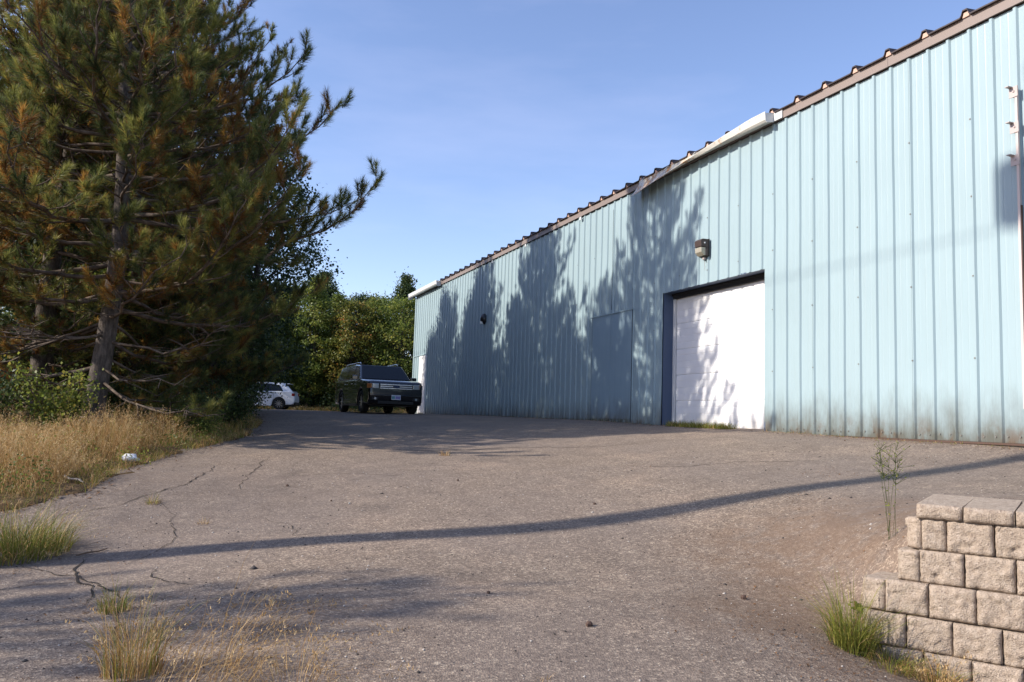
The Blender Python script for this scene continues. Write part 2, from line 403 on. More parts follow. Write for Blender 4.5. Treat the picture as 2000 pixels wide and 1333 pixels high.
# cracks in the asphalt: thin ribbons that follow the surface
def crack(pts, w=.014, seed=0):
    r = random.Random(seed); P = []
    for a, b in zip(pts[:-1], pts[1:]):
        L_ = math.dist(a, b); k = max(2, int(L_/.07))
        for i in range(k): t = i/k; P.append((a[0]+(b[0]-a[0])*t, a[1]+(b[1]-a[1])*t))
    P.append(pts[-1]); n = len(P)
    A = np.array(P) + np.array([[mnoise.noise((i*.35, seed*3.1, 0))*.07, mnoise.noise((i*.35, seed*3.1, 9))*.07] for i in range(n)]) + np.array([[r.gauss(0,.008), r.gauss(0,.008)] for _ in range(n)])
    T = np.gradient(A, axis=0); T /= np.linalg.norm(T, axis=1)[:, None]+1e-9; N = np.stack([-T[:,1], T[:,0]], 1)
    ww = np.array([w*(.3+.9*r.random())*min(1, 4*min(i+1, n-i)/n+.15) for i in range(n)])[:, None]
    Lf, Rt = A + N*ww*.5, A - N*ww*.5
    V = np.concatenate([Lf, Rt]); Z = ground_z(V[:,0], V[:,1]) + .006
    F = [(i, i+1, n+i+1, n+i) for i in range(n-1)]
    o = obj('crack', np_mesh('crack', np.column_stack([V, Z]), np.array(F), nper=4), M['crack'], asphalt)
for i, (pts, w) in enumerate([
    ([(-4.03,11.46),(-3.86,10.44),(-3.77,9.58),(-3.9,9.08),(-4.0,8.58),(-4.21,8.28),(-4.46,8.08)], .016),
    ([(-3.41,6.68),(-3.22,6.24),(-3.06,5.94),(-2.84,5.72),(-2.73,5.56),(-2.66,5.28)], .018),
    ([(-4.2,5.6),(-3.5,5.78),(-3.34,5.86),(-3.06,5.94)], .014),
    ([(-3.57,12.32),(-3.36,10.94),(-3.23,10.08),(-3.05,9.3)], .011),
    ([(-1.62,7.52),(-1.86,7.36),(-1.89,7.64),(-2.4,8.1)], .008),
    ([(-2.68,6.32),(-2.56,6.02),(-2.1,5.7)], .010),
    ([(-3.9,6.6),(-3.2,6.15),(-2.6,5.6),(-2.3,5.0),(-2.0,4.3),(-1.7,3.7)], .016),
    ([(-3.06,5.94),(-2.9,6.6),(-2.95,7.4),(-3.3,8.2),(-3.9,9.0)], .008),
    ([(-2.2,13.4),(-1.2,12.9),(.2,13.2),(1.4,12.8),(2.6,13.1)], .02),
    ([(1.4,10.6),(2.2,10.2),(2.9,10.3),(3.9,9.9)], .016),
    ([(-3.1,10.2),(-2.1,10.6),(-1.2,10.3)], .012)]):
    crack(pts, w, i)

# ------------------------------------------------------------------ the warehouse
OPEN_S0, OPEN_S1, OPEN_TOP = 11.25, 14.46, 4.30
def topz(s): return 6.775 + .003*(s-7)
def basez(s): return 1.50 + np.clip((s-14)/12, 0, 1)*.13
wh = thing('warehouse', SN(0, 9, 1.5), PSI, 'long pale blue ribbed metal warehouse with brown eave trim and broken gutter', 'warehouse')
def P_(s, n, z): return (n-9, s, z-1.5)
PIT = .315
def rib(s):
    ph = (s - 7.225 + PIT/2) % PIT - PIT/2
    a = abs(ph)
    return .028*max(0, min(1, (.036-a)/.018))
def sheet_mesh(name, s0, s1, z0f, z1f, off=0.0, seed=0, dent=None, nzr=12):
    S_ = {s0, s1}
    k0 = math.floor((s0-7.225)/PIT)-1
    for k in range(k0, k0+int((s1-s0)/PIT)+4):
        c = 7.225 + k*PIT
        for d in (-.036,-.018,.018,.036): S_.add(c+d)
        for mm in (.105,.21):
            for d in (-.012,0,.012): S_.add(c+mm+d)
    S_ = sorted(x for x in S_ if s0-1e-6 <= x <= s1+1e-6)
    V = []; F = []; n = len(S_)
    for j in range(nzr+1):
        for s in S_:
            z0, z1 = z0f(s), z1f(s); z = z0+(z1-z0)*j/nzr
            ph = (s-7.225) % PIT; minor = .003 if min(abs(ph-.105), abs(ph-.21)) < .002 else 0
            h = rib(s) + minor + off
            w = mnoise.noise((s*1.1, z*.9, seed*.01))*.007 + mnoise.noise((s*3., z*2.1, 5))*.0025
            if dent and z < 2.7:
                w += sum(a*math.exp(-((s-c)/.07)**2)*math.sin((z-1.5)*2.6)*max(0, (2.7-z)) for c, a in dent)
            V.append((-h - w, s, z-1.5))
    for j in range(nzr):
        for i in range(n-1): a = j*n+i; F.append((a, a+n, a+n+1, a+1))
    me = bpy.data.meshes.new(name); me.from_pydata(V, [], F); me.update(); return me
cells = []; s = 2.5
while s < 34.9: cells.append((s, min(s+.945, 35.0))); s += .945
DENTS = [(19.9,.035),(20.6,-.03),(21.4,.03),(18.75,.02),(22.6,.02)]
for i, (a, b) in enumerate(cells):
    off = .0 if i % 2 else .0022
    segs = []
    if b <= OPEN_S0 or a >= OPEN_S1: segs = [(a, b, basez, topz)]
    else:
        if a < OPEN_S0: segs.append((a, OPEN_S0, basez, topz))
        if b > OPEN_S1: segs.append((OPEN_S1, b, basez, topz))
        segs.append((max(a, OPEN_S0), min(b, OPEN_S1), lambda s: OPEN_TOP, topz))
    if a > 31.8: pass
    bm = bmesh.new()
    for k, (c, d, z0, z1) in enumerate(segs):
        me_ = sheet_mesh('t', c, d, z0, z1, off, i, DENTS); bm.from_mesh(me_); bpy.data.meshes.remove(me_)
    me = bpy.data.meshes.new('wall_panel'); bm.to_mesh(me); bm.free()
    obj('wall_panel', me, M['wall'], wh)
# wall core behind the sheets
mb = MB()
def wbox(mb, s0, s1, n0, n1, z0, z1): mb.box(n0-9, n1-9, s0, s1, z0-1.5, z1-1.5)
wbox(mb, 2.5, OPEN_S0-.03, 9.02, 9.2, 1.2, 6.76); wbox(mb, OPEN_S1+.03, 35.0, 9.02, 9.2, 1.2, 6.76); wbox(mb, OPEN_S0-.03, OPEN_S1+.03, 9.02, 9.2, OPEN_TOP+.03, 6.76)
wbox(mb, 34.8, 35.0, 9.2, 24, 1.2, 6.76); wbox(mb, 2.5, 2.7, 9.2, 24, 1.2, 6.76); wbox(mb, 2.7, 34.8, 23.8, 24, 1.2, 6.76)
mb.build('wall_core', M['gap'], wh)
# far end wall and gable sheets
for nm, ss in (('end_wall', 35.01), ('end_wall', 2.44)):
    mb = MB()
    for k in range(48):
        n0 = 9.0+k*.315
        wbox(mb, ss, ss+.05, n0, n0+.27, 1.5, 6.8); wbox(mb, ss-.02, ss+.07, n0+.27, n0+.315, 1.5, 6.8)
    mb.build(nm, M['wall'], wh)
mb = MB(); wbox(mb, 34.93, 35.08, 8.955, 9.06, 1.55, 6.79); mb.build('corner_trim', M['wall'], wh)
mb = MB(); wbox(mb, 2.4, OPEN_S0, 8.985, 9.3, 1.0, 1.47); wbox(mb, OPEN_S1, 18, 8.985, 9.3, 1.0, 1.47); wbox(mb, 18, 35.1, 8.985, 9.3, 1.0, 1.56); mb.build('foundation', M['concrete'], wh)
for a, b in ((2.5,5.5),(5.5,8.4),(8.4,11.2),(14.5,17.5),(17.5,20.6)):
    mb = MB(); zz = float(basez((a+b)/2)); wbox(mb, a+.004, b-.004, 8.945, 9.0, zz-.028, zz-.002); mb.build('base_flashing', M['rust'], wh)

# eave trim
for a in np.arange(2.4, 35.0, 3.05):
    b = min(a+3.045, 35.1); z = topz((a+b)/2)
    mb = MB()
    mb.add([P_(s_, n_, zz+topz(s_)-6.775) for s_ in (a, b) for n_, zz in ((8.945,6.785),(8.945,6.93),(9.3,6.93),(9.3,6.80),(8.965,6.80),(8.965,6.785))],
           [(0,1,2,3,4,5),(11,10,9,8,7,6)] + [(i,6+i,6+(i+1)%6,(i+1)%6) for i in range(6)])
    mb.build('fascia', M['brown'], wh)
# roof sheets, each with one tall rib; rib centres measured at 9.72 + .6265 k
RP = .6265
prof = [(-RP/2,0),(-.075,0),(-.055,.022),(-.032,.082),(.032,.082),(.055,.022),(.075,0),(RP/2,0)]
mb = MB(); vs = []
for (n_, lift) in ((8.90,0),(16.6,.62),(24.3,0)):
    for top in (1, 0):
        for s_, z_ in prof: vs.append((n_-9, s_, z_+lift+(.0 if top else -.018)))
k = len(prof); fs = []
for j in range(2):
    a, b = j*2*k, (j+1)*2*k
    for i in range(k-1):
        fs.append((a+i, b+i, b+i+1, a+i+1)); fs.append((a+k+i+1, b+k+i+1, b+k+i, a+k+i))
for i in range(k-1): fs.append((i, i+1, k+i+1, k+i)); fs.append((4*k+i+1, 4*k+i, 5*k+i, 5*k+i+1))
for j in range(2): a, b = j*2*k, (j+1)*2*k; fs.append((a, a+k, b+k, b)); fs.append((a+k-1, b+k-1, b+2*k-1, a+2*k-1))
mb.add(vs, fs); rme = mb.mesh('roof_panel'); rme.materials.append(M['roof'])
mb = MB()
mb.prism([(-.05,.0),(-.03,.062),(.03,.062),(.05,.0)], 0, 8.925-9, 8.955-9); fme = mb.mesh('foam_closure'); fme.materials.append(M['foam'])
for kk in range(-11, 41):
    sc = 9.72 + RP*kk; zz = 6.945 + topz(sc) - 6.775 - 1.5
    o = obj('roof_panel', rme, None, wh, (0, sc, zz)); 
    if kk < 26: obj('foam_closure', fme, None, wh, (0, sc, zz-.016))

# screws
mb = MB()
r_ = random.Random(3)
for (a, b) in cells[:22]:
    if a < 5: continue
    for z in (2.53, 3.545, 4.56, 5.57):
        if OPEN_S0-.1 < a < OPEN_S1+.1 and z < 4.4: continue
        mb.obox(P_(a+r_.uniform(-.006,.006), 8.966, z+r_.uniform(-.02,.02)), (.004,0,0), (0,.0085,0), (0,0,.0085))
    for q in range(6):
        if OPEN_S0-.05 < a+q*.157 < OPEN_S1+.05 or q in (0,): continue
        mb.obox(P_(a+.08+q*.157, 8.990, float(basez(a))+.07+r_.uniform(-.01,.01)), (.004,0,0), (0,.008,0), (0,0,.008))
o = mb.build('screw', mat('screw_heads', (.22,.20,.18), .5, .4), wh); o['kind'] = 'stuff'

# flat sheet over a former doorway, with its own seams
mb = MB(); wbox(mb, 15.72, 16.68, 8.962, 8.968, 1.66, 4.10); wbox(mb, 16.685, 17.64, 8.960, 8.966, 1.66, 4.10)
o = mb.build('cover_sheet', M['patch'], wh); o['label'] = 'flat darker blue sheet covering an old doorway'
mb = MB(); wbox(mb, 15.68, 17.70, 8.945, 8.972, 4.10, 4.125); mb.build('drip_cap', M['wall'], wh)
mb = MB(); wbox(mb, 16.68, 16.688, 8.964, 8.972, 4.2, 6.6); wbox(mb, 15.706, 15.712, 8.964, 8.974, 1.6, 4.1); wbox(mb, 17.65, 17.656, 8.962, 8.974, 1.6, 4.1); mb.build('seam', M['gap'], wh)

# garage door in its reveal
for a, b in ((OPEN_S0-.022, OPEN_S0), (OPEN_S1, OPEN_S1+.022)):
    mb = MB(); wbox(mb, a, b, 9.0, 9.32, 1.45, OPEN_TOP); o = mb.build('door_jamb', M['trim_blue'], wh)
mb = MB(); wbox(mb, OPEN_S0-.022, OPEN_S1+.022, 9.0, 9.30, OPEN_TOP, OPEN_TOP+.02); mb.build('door_header', M['trim_blue'], wh)
mb = MB(); wbox(mb, OPEN_S0, OPEN_S1, 9.22, 9.26, OPEN_TOP-.11, OPEN_TOP-.002); wbox(mb, OPEN_S0, OPEN_S1, 9.19, 9.22, OPEN_TOP-.05, OPEN_TOP-.002); mb.build('header_seal', M['gap'], wh)
mb = MB(); wbox(mb, OPEN_S1-.075, OPEN_S1-.002, 9.225, 9.262, 1.52, OPEN_TOP-.115); mb.build('door_stop', M['wmetal'], wh)
mb = MB(); wbox(mb, OPEN_S0+.002, OPEN_S0+.05, 9.225, 9.262, 1.52, OPEN_TOP-.115); mb.build('door_stop', M['wmetal'], wh)
door = obj('garage_door', (lambda q: (wbox(q, OPEN_S0, OPEN_S1, 9.30, 9.32, 1.5, 4.29), q.mesh('garage_door'))[1])(MB()), M['gwhite'], wh)
# one section: shallow ribs and a tongue at the bottom
H_ = .535
prof = [(0,0),(.004,-.018),(.03,-.022),(.125,-.022),(.129,-.017),(.137,-.017),(.141,-.022),(.262,-.022),(.266,-.017),(.274,-.017),(.278,-.022),(.395,-.022),(.399,-.017),(.407,-.017),(.411,-.022),(.512,-.022),(.529,-.014),(.532,0)]
mb = MB(); vs = []; k = len(prof)
for y in (0, 1):
    for z_, x_ in prof: vs.append((x_, y, z_))
mb.add(vs, [(i, i+1, k+i+1, k+i) for i in range(k-1)] + [tuple(range(k)), tuple(range(2*k-1, k-1, -1))])
sme = mb.mesh('door_section'); sme.materials.append(M['gwhite'])
for i in range(5):
    o = obj('door_section', sme, None, door, P_(OPEN_S0+.01, 9.30, 1.535 + i*(H_-.002))); o.scale = (1, OPEN_S1-OPEN_S0-.02, 1)
mb = MB(); wbox(mb, OPEN_S0+.02, OPEN_S1-.02, 9.265, 9.295, 1.505, 1.533); mb.build('bottom_seal', M['gap'], door)

# white personnel door near the far corner
pd = obj('entry_door', (lambda q: (wbox(q, 32.92, 33.78, 8.94, 8.97, 1.72, 4.02), q.mesh('entry_door'))[1])(MB()), M['gwhite'], wh)
mb = MB(); wbox(mb, 32.82, 32.915, 8.925, 8.99, 1.68, 4.12); wbox(mb, 33.785, 33.88, 8.925, 8.99, 1.68, 4.12); wbox(mb, 32.915, 33.785, 8.925, 8.99, 4.025, 4.12); mb.build('door_frame', M['gwhite'], pd)
mb = MB(); wbox(mb, 33.60, 33.68, 8.90, 8.94, 2.66, 2.82); mb.tube([P_(33.64,8.90,2.74),P_(33.64,8.87,2.74),P_(33.5,8.87,2.74)], .012, 6); mb.build('handle', mat('door_handle', (.12,.12,.12), .35, .8), pd)
mb = MB(); wbox(mb, 32.8, 34.93, 8.955, 8.973, 4.16, 4.19); mb.build('drip_cap', M['wall'], wh)

# gutters
def gutter(name, s0, s1, secA, secB, mat_, tw=1.0, dz=0.0, label=None, n=24):
    V = []; F = []; k = len(secA)
    for j in range(n+1):
        u = j/n; s = s0+(s1-s0)*u; w = min(1, max(0, u*1.15-.1))**tw
        for (a, b) in zip(secA, secB):
            nn = a[0]+(b[0]-a[0])*w; z = a[1]+(b[1]-a[1])*w
            V.append(P_(s, nn + .004*mnoise.noise((s*3, z*4, 1)), z + topz(s)-6.775 + dz + .006*mnoise.noise((s*2, nn*9, 3))))
    for j in range(n):
        for i in range(k-1): a = j*k+i; F.append((a, a+1, a+k+1, a+k))
    me = bpy.data.meshes.new(name); me.from_pydata(V, [], F); me.update()
    o = obj(name, me, mat_, wh); md = o.modifiers.new('s', 'SOLIDIFY'); md.thickness = .004
    if label: o['label'] = label
    return o
A = [(8.935,6.955),(8.93,6.79),(8.785,6.765),(8.755,6.80),(8.745,6.925),(8.765,6.95)]
B = [(8.935,6.965),(8.925,6.85),(8.86,6.73),(8.80,6.64),(8.71,6.545),(8.695,6.54)]
g1 = gutter('gutter', 10.95, 15.45, A, B, M['gutter_rusty'], 1.15, 0, 'bent white gutter length twisted open and rusty at its left end')
mb = MB(); 
mb.prism([(-.067,6.955-1.5),(-.07,6.79-1.5),(-.215,6.765-1.5),(-.245,6.80-1.5),(-.255,6.925-1.5)], 1, 10.935, 10.95); mb.build('end_cap', M['wmetal'], g1)
mb = MB(); wbox(mb, 10.72, 10.93, 8.925, 8.935, 6.80, 6.955); mb.build('joint_plate', M['wmetal'], g1)
for s_ in (15.2, 14.2, 13.2):
    mb = MB(); mb.tube([P_(s_,8.925,6.94),P_(s_,8.87,6.93),P_(s_+.02,8.82,6.86),P_(s_+.02,8.80,6.80 if s_ < 14 else 6.70)], .007, 5); mb.build('hanger', M['wmetal'], g1)
g2 = gutter('gutter', 31.05, 35.6, A, A, M['wmetal'], 1, .02, 'straight white gutter over the far corner')
mb = MB(); mb.prism([(-.067,6.975-1.5),(-.07,6.81-1.5),(-.215,6.785-1.5),(-.245,6.82-1.5),(-.255,6.945-1.5)], 1, 35.6, 35.615); mb.build('end_cap', M['wmetal'], g2)
mb = MB(); mb.prism([(-.067,6.975-1.5),(-.07,6.81-1.5),(-.215,6.785-1.5),(-.245,6.82-1.5),(-.255,6.945-1.5)], 1, 31.035, 31.05); mb.build('end_cap', M['wmetal'], g2)
# leftover gutter clips along the eave
for s_ in (22.1, 18.4, 25.0):
    mb = MB(); wbox(mb, s_-.05, s_+.05, 8.925, 8.943, 6.72, 6.80); mb.build('clip', M['wmetal'], wh)

# vertical track with brackets at the right edge
mb = MB(); wbox(mb, 6.555, 6.585, 8.925, 8.955, 1.9, 5.72); mb.build('track', mat('pale_track', (.52,.44,.41), .6), wh)
mb = MB(); wbox(mb, 6.545, 6.555, 8.935, 8.96, 1.9, 4.3); mb.build('track', M['rust'], wh)
for z in (5.70, 5.26, 4.86):
    mb = MB(); wbox(mb, 6.54, 6.65, 8.915, 8.924, z-.07, z+.06); wbox(mb, 6.60, 6.65, 8.84, 8.915, z+.05, z+.06); wbox(mb, 6.58, 6.60, 8.905, 8.915, z-.01, z+.01); wbox(mb,6.56,6.63,8.924,8.965,z-.06,z-.05)
    mb.build('bracket', M['steel_bracket'], wh)

# wall lamps
wl = thing('wall_lamp', SN(12.95, 8.965, 4.965), PSI, 'brown wall lamp with a ribbed glass lens above the white garage door', 'wall lamp')
mb = MB(); mb.box(-.012, .0, -.135, .135, -.17, .17); mb.build('back_plate', mat('lamp_dark', (.015,.018,.022), .5), wl)
LB = mat('lamp_bronze', (.060,.040,.034), .45)
mb = MB(); mb.add([(-.012,-.12,.0),(-.012,.12,.0),(-.17,.11,.02),(-.17,-.11,.02),(-.012,-.12,.165),(-.012,.12,.165),(-.14,.11,.165),(-.14,-.11,.165),(-.178,.105,.13),(-.178,-.105,.13)],
    [(0,1,2,3),(4,7,6,5),(0,3,9,7,4),(1,5,6,8,2),(2,8,9,3),(6,7,9,8),(0,4,5,1)])
mb.box(-.07,-.012,-.12,-.105,-.155,0); mb.box(-.07,-.012,.105,.12,-.155,0); mb.box(-.05,-.012,-.105,.105,-.165,-.15)
mb.build('housing', LB, wl, bevel=.004)
mb = MB()
for i in range(14):
    y0 = -.104+i*.0149
    mb.add([(-.012,y0,0),(-.165,y0,.0),(-.172,y0+.007,.0),(-.165,y0+.0149,.0),(-.012,y0+.0149,0),(-.012,y0,-.148),(-.10,y0,-.148),(-.107,y0+.007,-.15),(-.10,y0+.0149,-.148),(-.012,y0+.0149,-.148),(-.160,y0,-.09),(-.167,y0+.007,-.09),(-.160,y0+.0149,-.09)],
           [(0,4,3,2,1),(5,6,7,8,9),(1,2,11,10),(2,3,12,11),(10,11,7,6),(11,12,8,7),(0,1,10,6,5),(3,4,9,8,12)])
lm = mat('lamp_glass', (.62,.56,.42), .12, 0, .8); lm.node_tree.nodes['Principled BSDF'].inputs['Transmission Weight'].default_value = .35
mb.build('lens', lm, wl)
mb = MB(); mb.tube([(-.1,-.118,.085),(-.1,-.128,.085)], .014, 10); mb.build('photocell', mat('photocell', (.8,.8,.8), .3), wl)
mb = MB(); mb.box(-.05,-.01,-.03,.03,-.215,-.17); mb.build('junction_box', M['steel_bracket'], wl)
mb = MB(); mb.tube([(-.014,0,-.215),(-.014,.003,-.32),(-.012,-.004,-.42)], .004, 5); mb.build('cable', mat('old_cable', (.35,.33,.30), .7), wl)
sl = thing('wall_lamp', SN(25.58, 8.965, 4.90), PSI, 'small black dome wall lamp with a bright lower lens high in the shaded wall', 'wall lamp')
mb = MB(); mb.smooth = True
vs = []; n1, n2 = 8, 12
for i in range(n1+1):
    a = math.pi/2*i/n1
    for j in range(n2): b = 2*math.pi*j/n2; vs.append((-.20*math.cos(a)*max(0.15, 1) if False else -.02-.16*math.cos(a), .13*math.sin(a)*math.cos(b), .19*math.sin(a)*math.sin(b)))
mb.add(vs, [(i*n2+j, i*n2+(j+1)%n2, (i+1)*n2+(j+1)%n2, (i+1)*n2+j) for i in range(n1) for j in range(n2)])
mb.build('dome', mat('lamp_black', (.012,.012,.013), .35), sl)
mb = MB(); mb.tube([(-.13,0,-.10),(-.14,0,-.17)], [.06,.045], 10); mb.build('lens', mat('lamp_white', (.85,.85,.82), .2), sl)
mb = MB(); mb.box(-.03, .0, -.1, .1, -.12, .12); mb.build('back_plate', mat('lamp_black2', (.012,.012,.013), .4), sl)

# ------------------------------------------------------------------ block retaining wall
RA = math.atan2(-.586, .81)
rw = thing('retaining_wall', (2.42, 4.93, .14), RA, 'low tan split-face concrete block retaining wall stepping down beside the ramp', 'retaining wall')
def block_mesh(w, h, d, seed, rough=.015, nx=17, nz=13, cap=False):
    r = random.Random(seed); V = []; F = []
    for j in range(nz+1):
        for i in range(nx+1):
            u, v = i/nx, j/nz
            x = (u-.5)*w; z = v*h
            e = min(u, 1-u)*w; f = min(v, 1-v)*h; m_ = min(e, f)
            k = min(1, m_/.010)
            y = .008*(1-k)**1.5 - k*(rough*(.8+mnoise.noise((x*13+seed*7.3, z*13, seed))*1.0 + .95*mnoise.noise((x*30+seed, z*34, 3)) + .3*mnoise.noise((x*85+seed, z*85, 3))))
            if 0 < i < nx and 0 < j < nz: x += r.uniform(-.004,.004); z += r.uniform(-.004,.004)
            elif m_ < 1e-6:
                if i in (0, nx): x += -.003*(1 if u > .5 else -1)*r.random()
                if j == nz: z -= .003*r.random()
            V.append((x, y, z))
    for j in range(nz):
        for i in range(nx): a = j*(nx+1)+i; F.append((a, a+1, a+nx+2, a+nx+1))
    b = len(V); bw = w*.5*(.93 if not cap else 1)
    V += [(-bw,d,0),(bw,d,0),(bw,d,h),(-bw,d,h)]
    top = [nz*(nx+1)+i for i in range(nx+1)]; bot = list(range(nx+1)); lf = [j*(nx+1) for j in range(nz+1)]; rt = [j*(nx+1)+nx for j in range(nz+1)]
    F += [tuple(top+[b+2, b+3]), tuple(bot[::-1]+[b, b+1]), tuple([b, *lf, b+3][::1]), tuple([b+2, *rt[::-1], b+1]), (b+1, b, b+3, b+2)]
    me = bpy.data.meshes.new('block'); me.from_pydata(V, [], F)
    me.polygons.foreach_set('use_smooth', [i < nx*nz for i in range(len(F))]); me.update(); me.materials.append(M['block']); return me
bmesh_pool = [block_mesh(.245, .183, .30, k) for k in range(6)]
small_pool = [block_mesh(.115, .183, .30, 20+k, .013, 8, 13) for k in range(3)]
cap_pool = [block_mesh(.252, .086, .62, 40+k, .009, 11, 5, True) for k in range(4)]
rows = [ # z, set forward, left end, list of (t0, t1)
  (.905-.14, 0.0, [(.062,.195),(.197,.435),(.440,.68)], (-.035,.06,38)),
  (.715-.14, .02, [(.05,.283),(.287,.537),(.542,.785)], (-.068,.047,12)),
  (.525-.14, .04, [(-.133,.100),(.104,.343),(.347,.59)], (-.262,-.138,10)),
  (.330-.14, .06, [(-.255,-.020),(-.016,.222),(.226,.467)], None),
  (.140-.14, .08, [(-.15,.072),(.076,.318),(.322,.565)], None),
  (-.05-.14, .10, [(-.04,.20),(.204,.446),(.45,.69)], None)]
bi = 0
for z, fw, bl, end in rows:
    t_ = bl[-1][1]+.004; bl = list(bl)
    while t_ < 3.0: bl.append((t_, t_+.243)); t_ += .247
    for a, b in bl:
        w = b-a; small = w < .16
        me = (small_pool if small else bmesh_pool)[bi % (3 if small else 6)]
        o = obj('block', me, None, rw, ((a+b)/2, -fw + rnd.uniform(-.009,.009), z), (0, rnd.uniform(-.006,.006), rnd.uniform(-.02,.02)))
        o.scale = ((w+.003)/(.115 if small else .245), 1, 1.035); bi += 1
    if end:
        a, b, ang = end; an = math.radians(ang)
        o = obj('block', small_pool[bi % 3], None, rw, ((a+b)/2, -fw+.02 if ang > 20 else -fw+.004, z), (0, 0, -an)); o.scale = ((b-a)/.115*1.1, 1, 1); bi += 1
t_ = .04
for k, w in enumerate([.241, .252, .247]*4):
    o = obj('coping_block', cap_pool[k % 4], None, rw, (t_+w/2, -.035+rnd.uniform(-.006,.006), 1.088-.14+rnd.uniform(0,.003)), (.035, 0, rnd.uniform(-.015,.015))); o.scale = (w/.252, 1, 1)
    t_ += w+.006

# ------------------------------------------------------------------ vegetation tools
def segs_mesh(P0, P1, R0, R1, n=5):
    P0 = np.asarray(P0, float); P1 = np.asarray(P1, float); R0 = np.asarray(R0, float)[:, None, None]; R1 = np.asarray(R1, float)[:, None, None]
    D = P1-P0; D /= np.linalg.norm(D, axis=1)[:, None]+1e-9
    ref = np.where(np.abs(D[:, 2:3]) < .9, np.array([[0,0,1.]]), np.array([[1.,0,0]]))
    A = np.cross(D, ref); A /= np.linalg.norm(A, axis=1)[:, None]+1e-9; B = np.cross(D, A)
    t = np.arange(n)*2*np.pi/n; ring = A[:, None]*np.cos(t)[None, :, None] + B[:, None]*np.sin(t)[None, :, None]
    V = np.concatenate([P0[:, None]+ring*R0, P1[:, None]+ring*R1], 1).reshape(-1, 3)
    b = np.arange(len(P0))[:, None]*2*n; i = np.arange(n)[None]; j = (i+1) % n
    F = np.stack([b+i, b+j, b+n+j, b+n+i], -1).reshape(-1, 4); return V, F

def needles(pos, dr, ln, old, K, nl, wd, seed):
    r = np.random.default_rng(seed); N = len(pos); dr = dr/(np.linalg.norm(dr, axis=1)[:, None]+1e-9)
    ref = np.where(np.abs(dr[:, 2:3]) < .9, np.array([[0,0,1.]]), np.array([[1.,0,0]]))
    A = np.cross(dr, ref); A /= np.linalg.norm(A, axis=1)[:, None]; B = np.cross(dr, A)
    u = r.random((N, K))**1.15; th = np.radians(r.uniform(22, 82, (N, K))*(.30+.70*u)+6); ph = r.uniform(0, 2*np.pi, (N, K))
    base = pos[:, None] - dr[:, None]*(u*ln[:, None])[..., None]
    side = A[:, None]*np.cos(ph)[..., None] + B[:, None]*np.sin(ph)[..., None]
    d = dr[:, None]*np.cos(th)[..., None] + side*np.sin(th)[..., None]; d[..., 2] -= .06
    L_ = nl*r.uniform(.7, 1.15, (N, K)); tip = base + d*L_[..., None]
    w = np.cross(d, r.normal(size=(N, K, 3))); w /= np.linalg.norm(w, axis=-1)[..., None]+1e-9; w *= wd*.5
    V = np.stack([base-w, base+w, tip], 2).reshape(-1, 3); F = np.arange(len(V)).reshape(-1, 3)
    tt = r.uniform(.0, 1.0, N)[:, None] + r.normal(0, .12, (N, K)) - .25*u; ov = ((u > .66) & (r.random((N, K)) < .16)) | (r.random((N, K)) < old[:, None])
    return V, F, np.repeat(np.clip(tt, 0, 1).ravel(), 3), np.repeat(ov.astype(float).ravel(), 3)

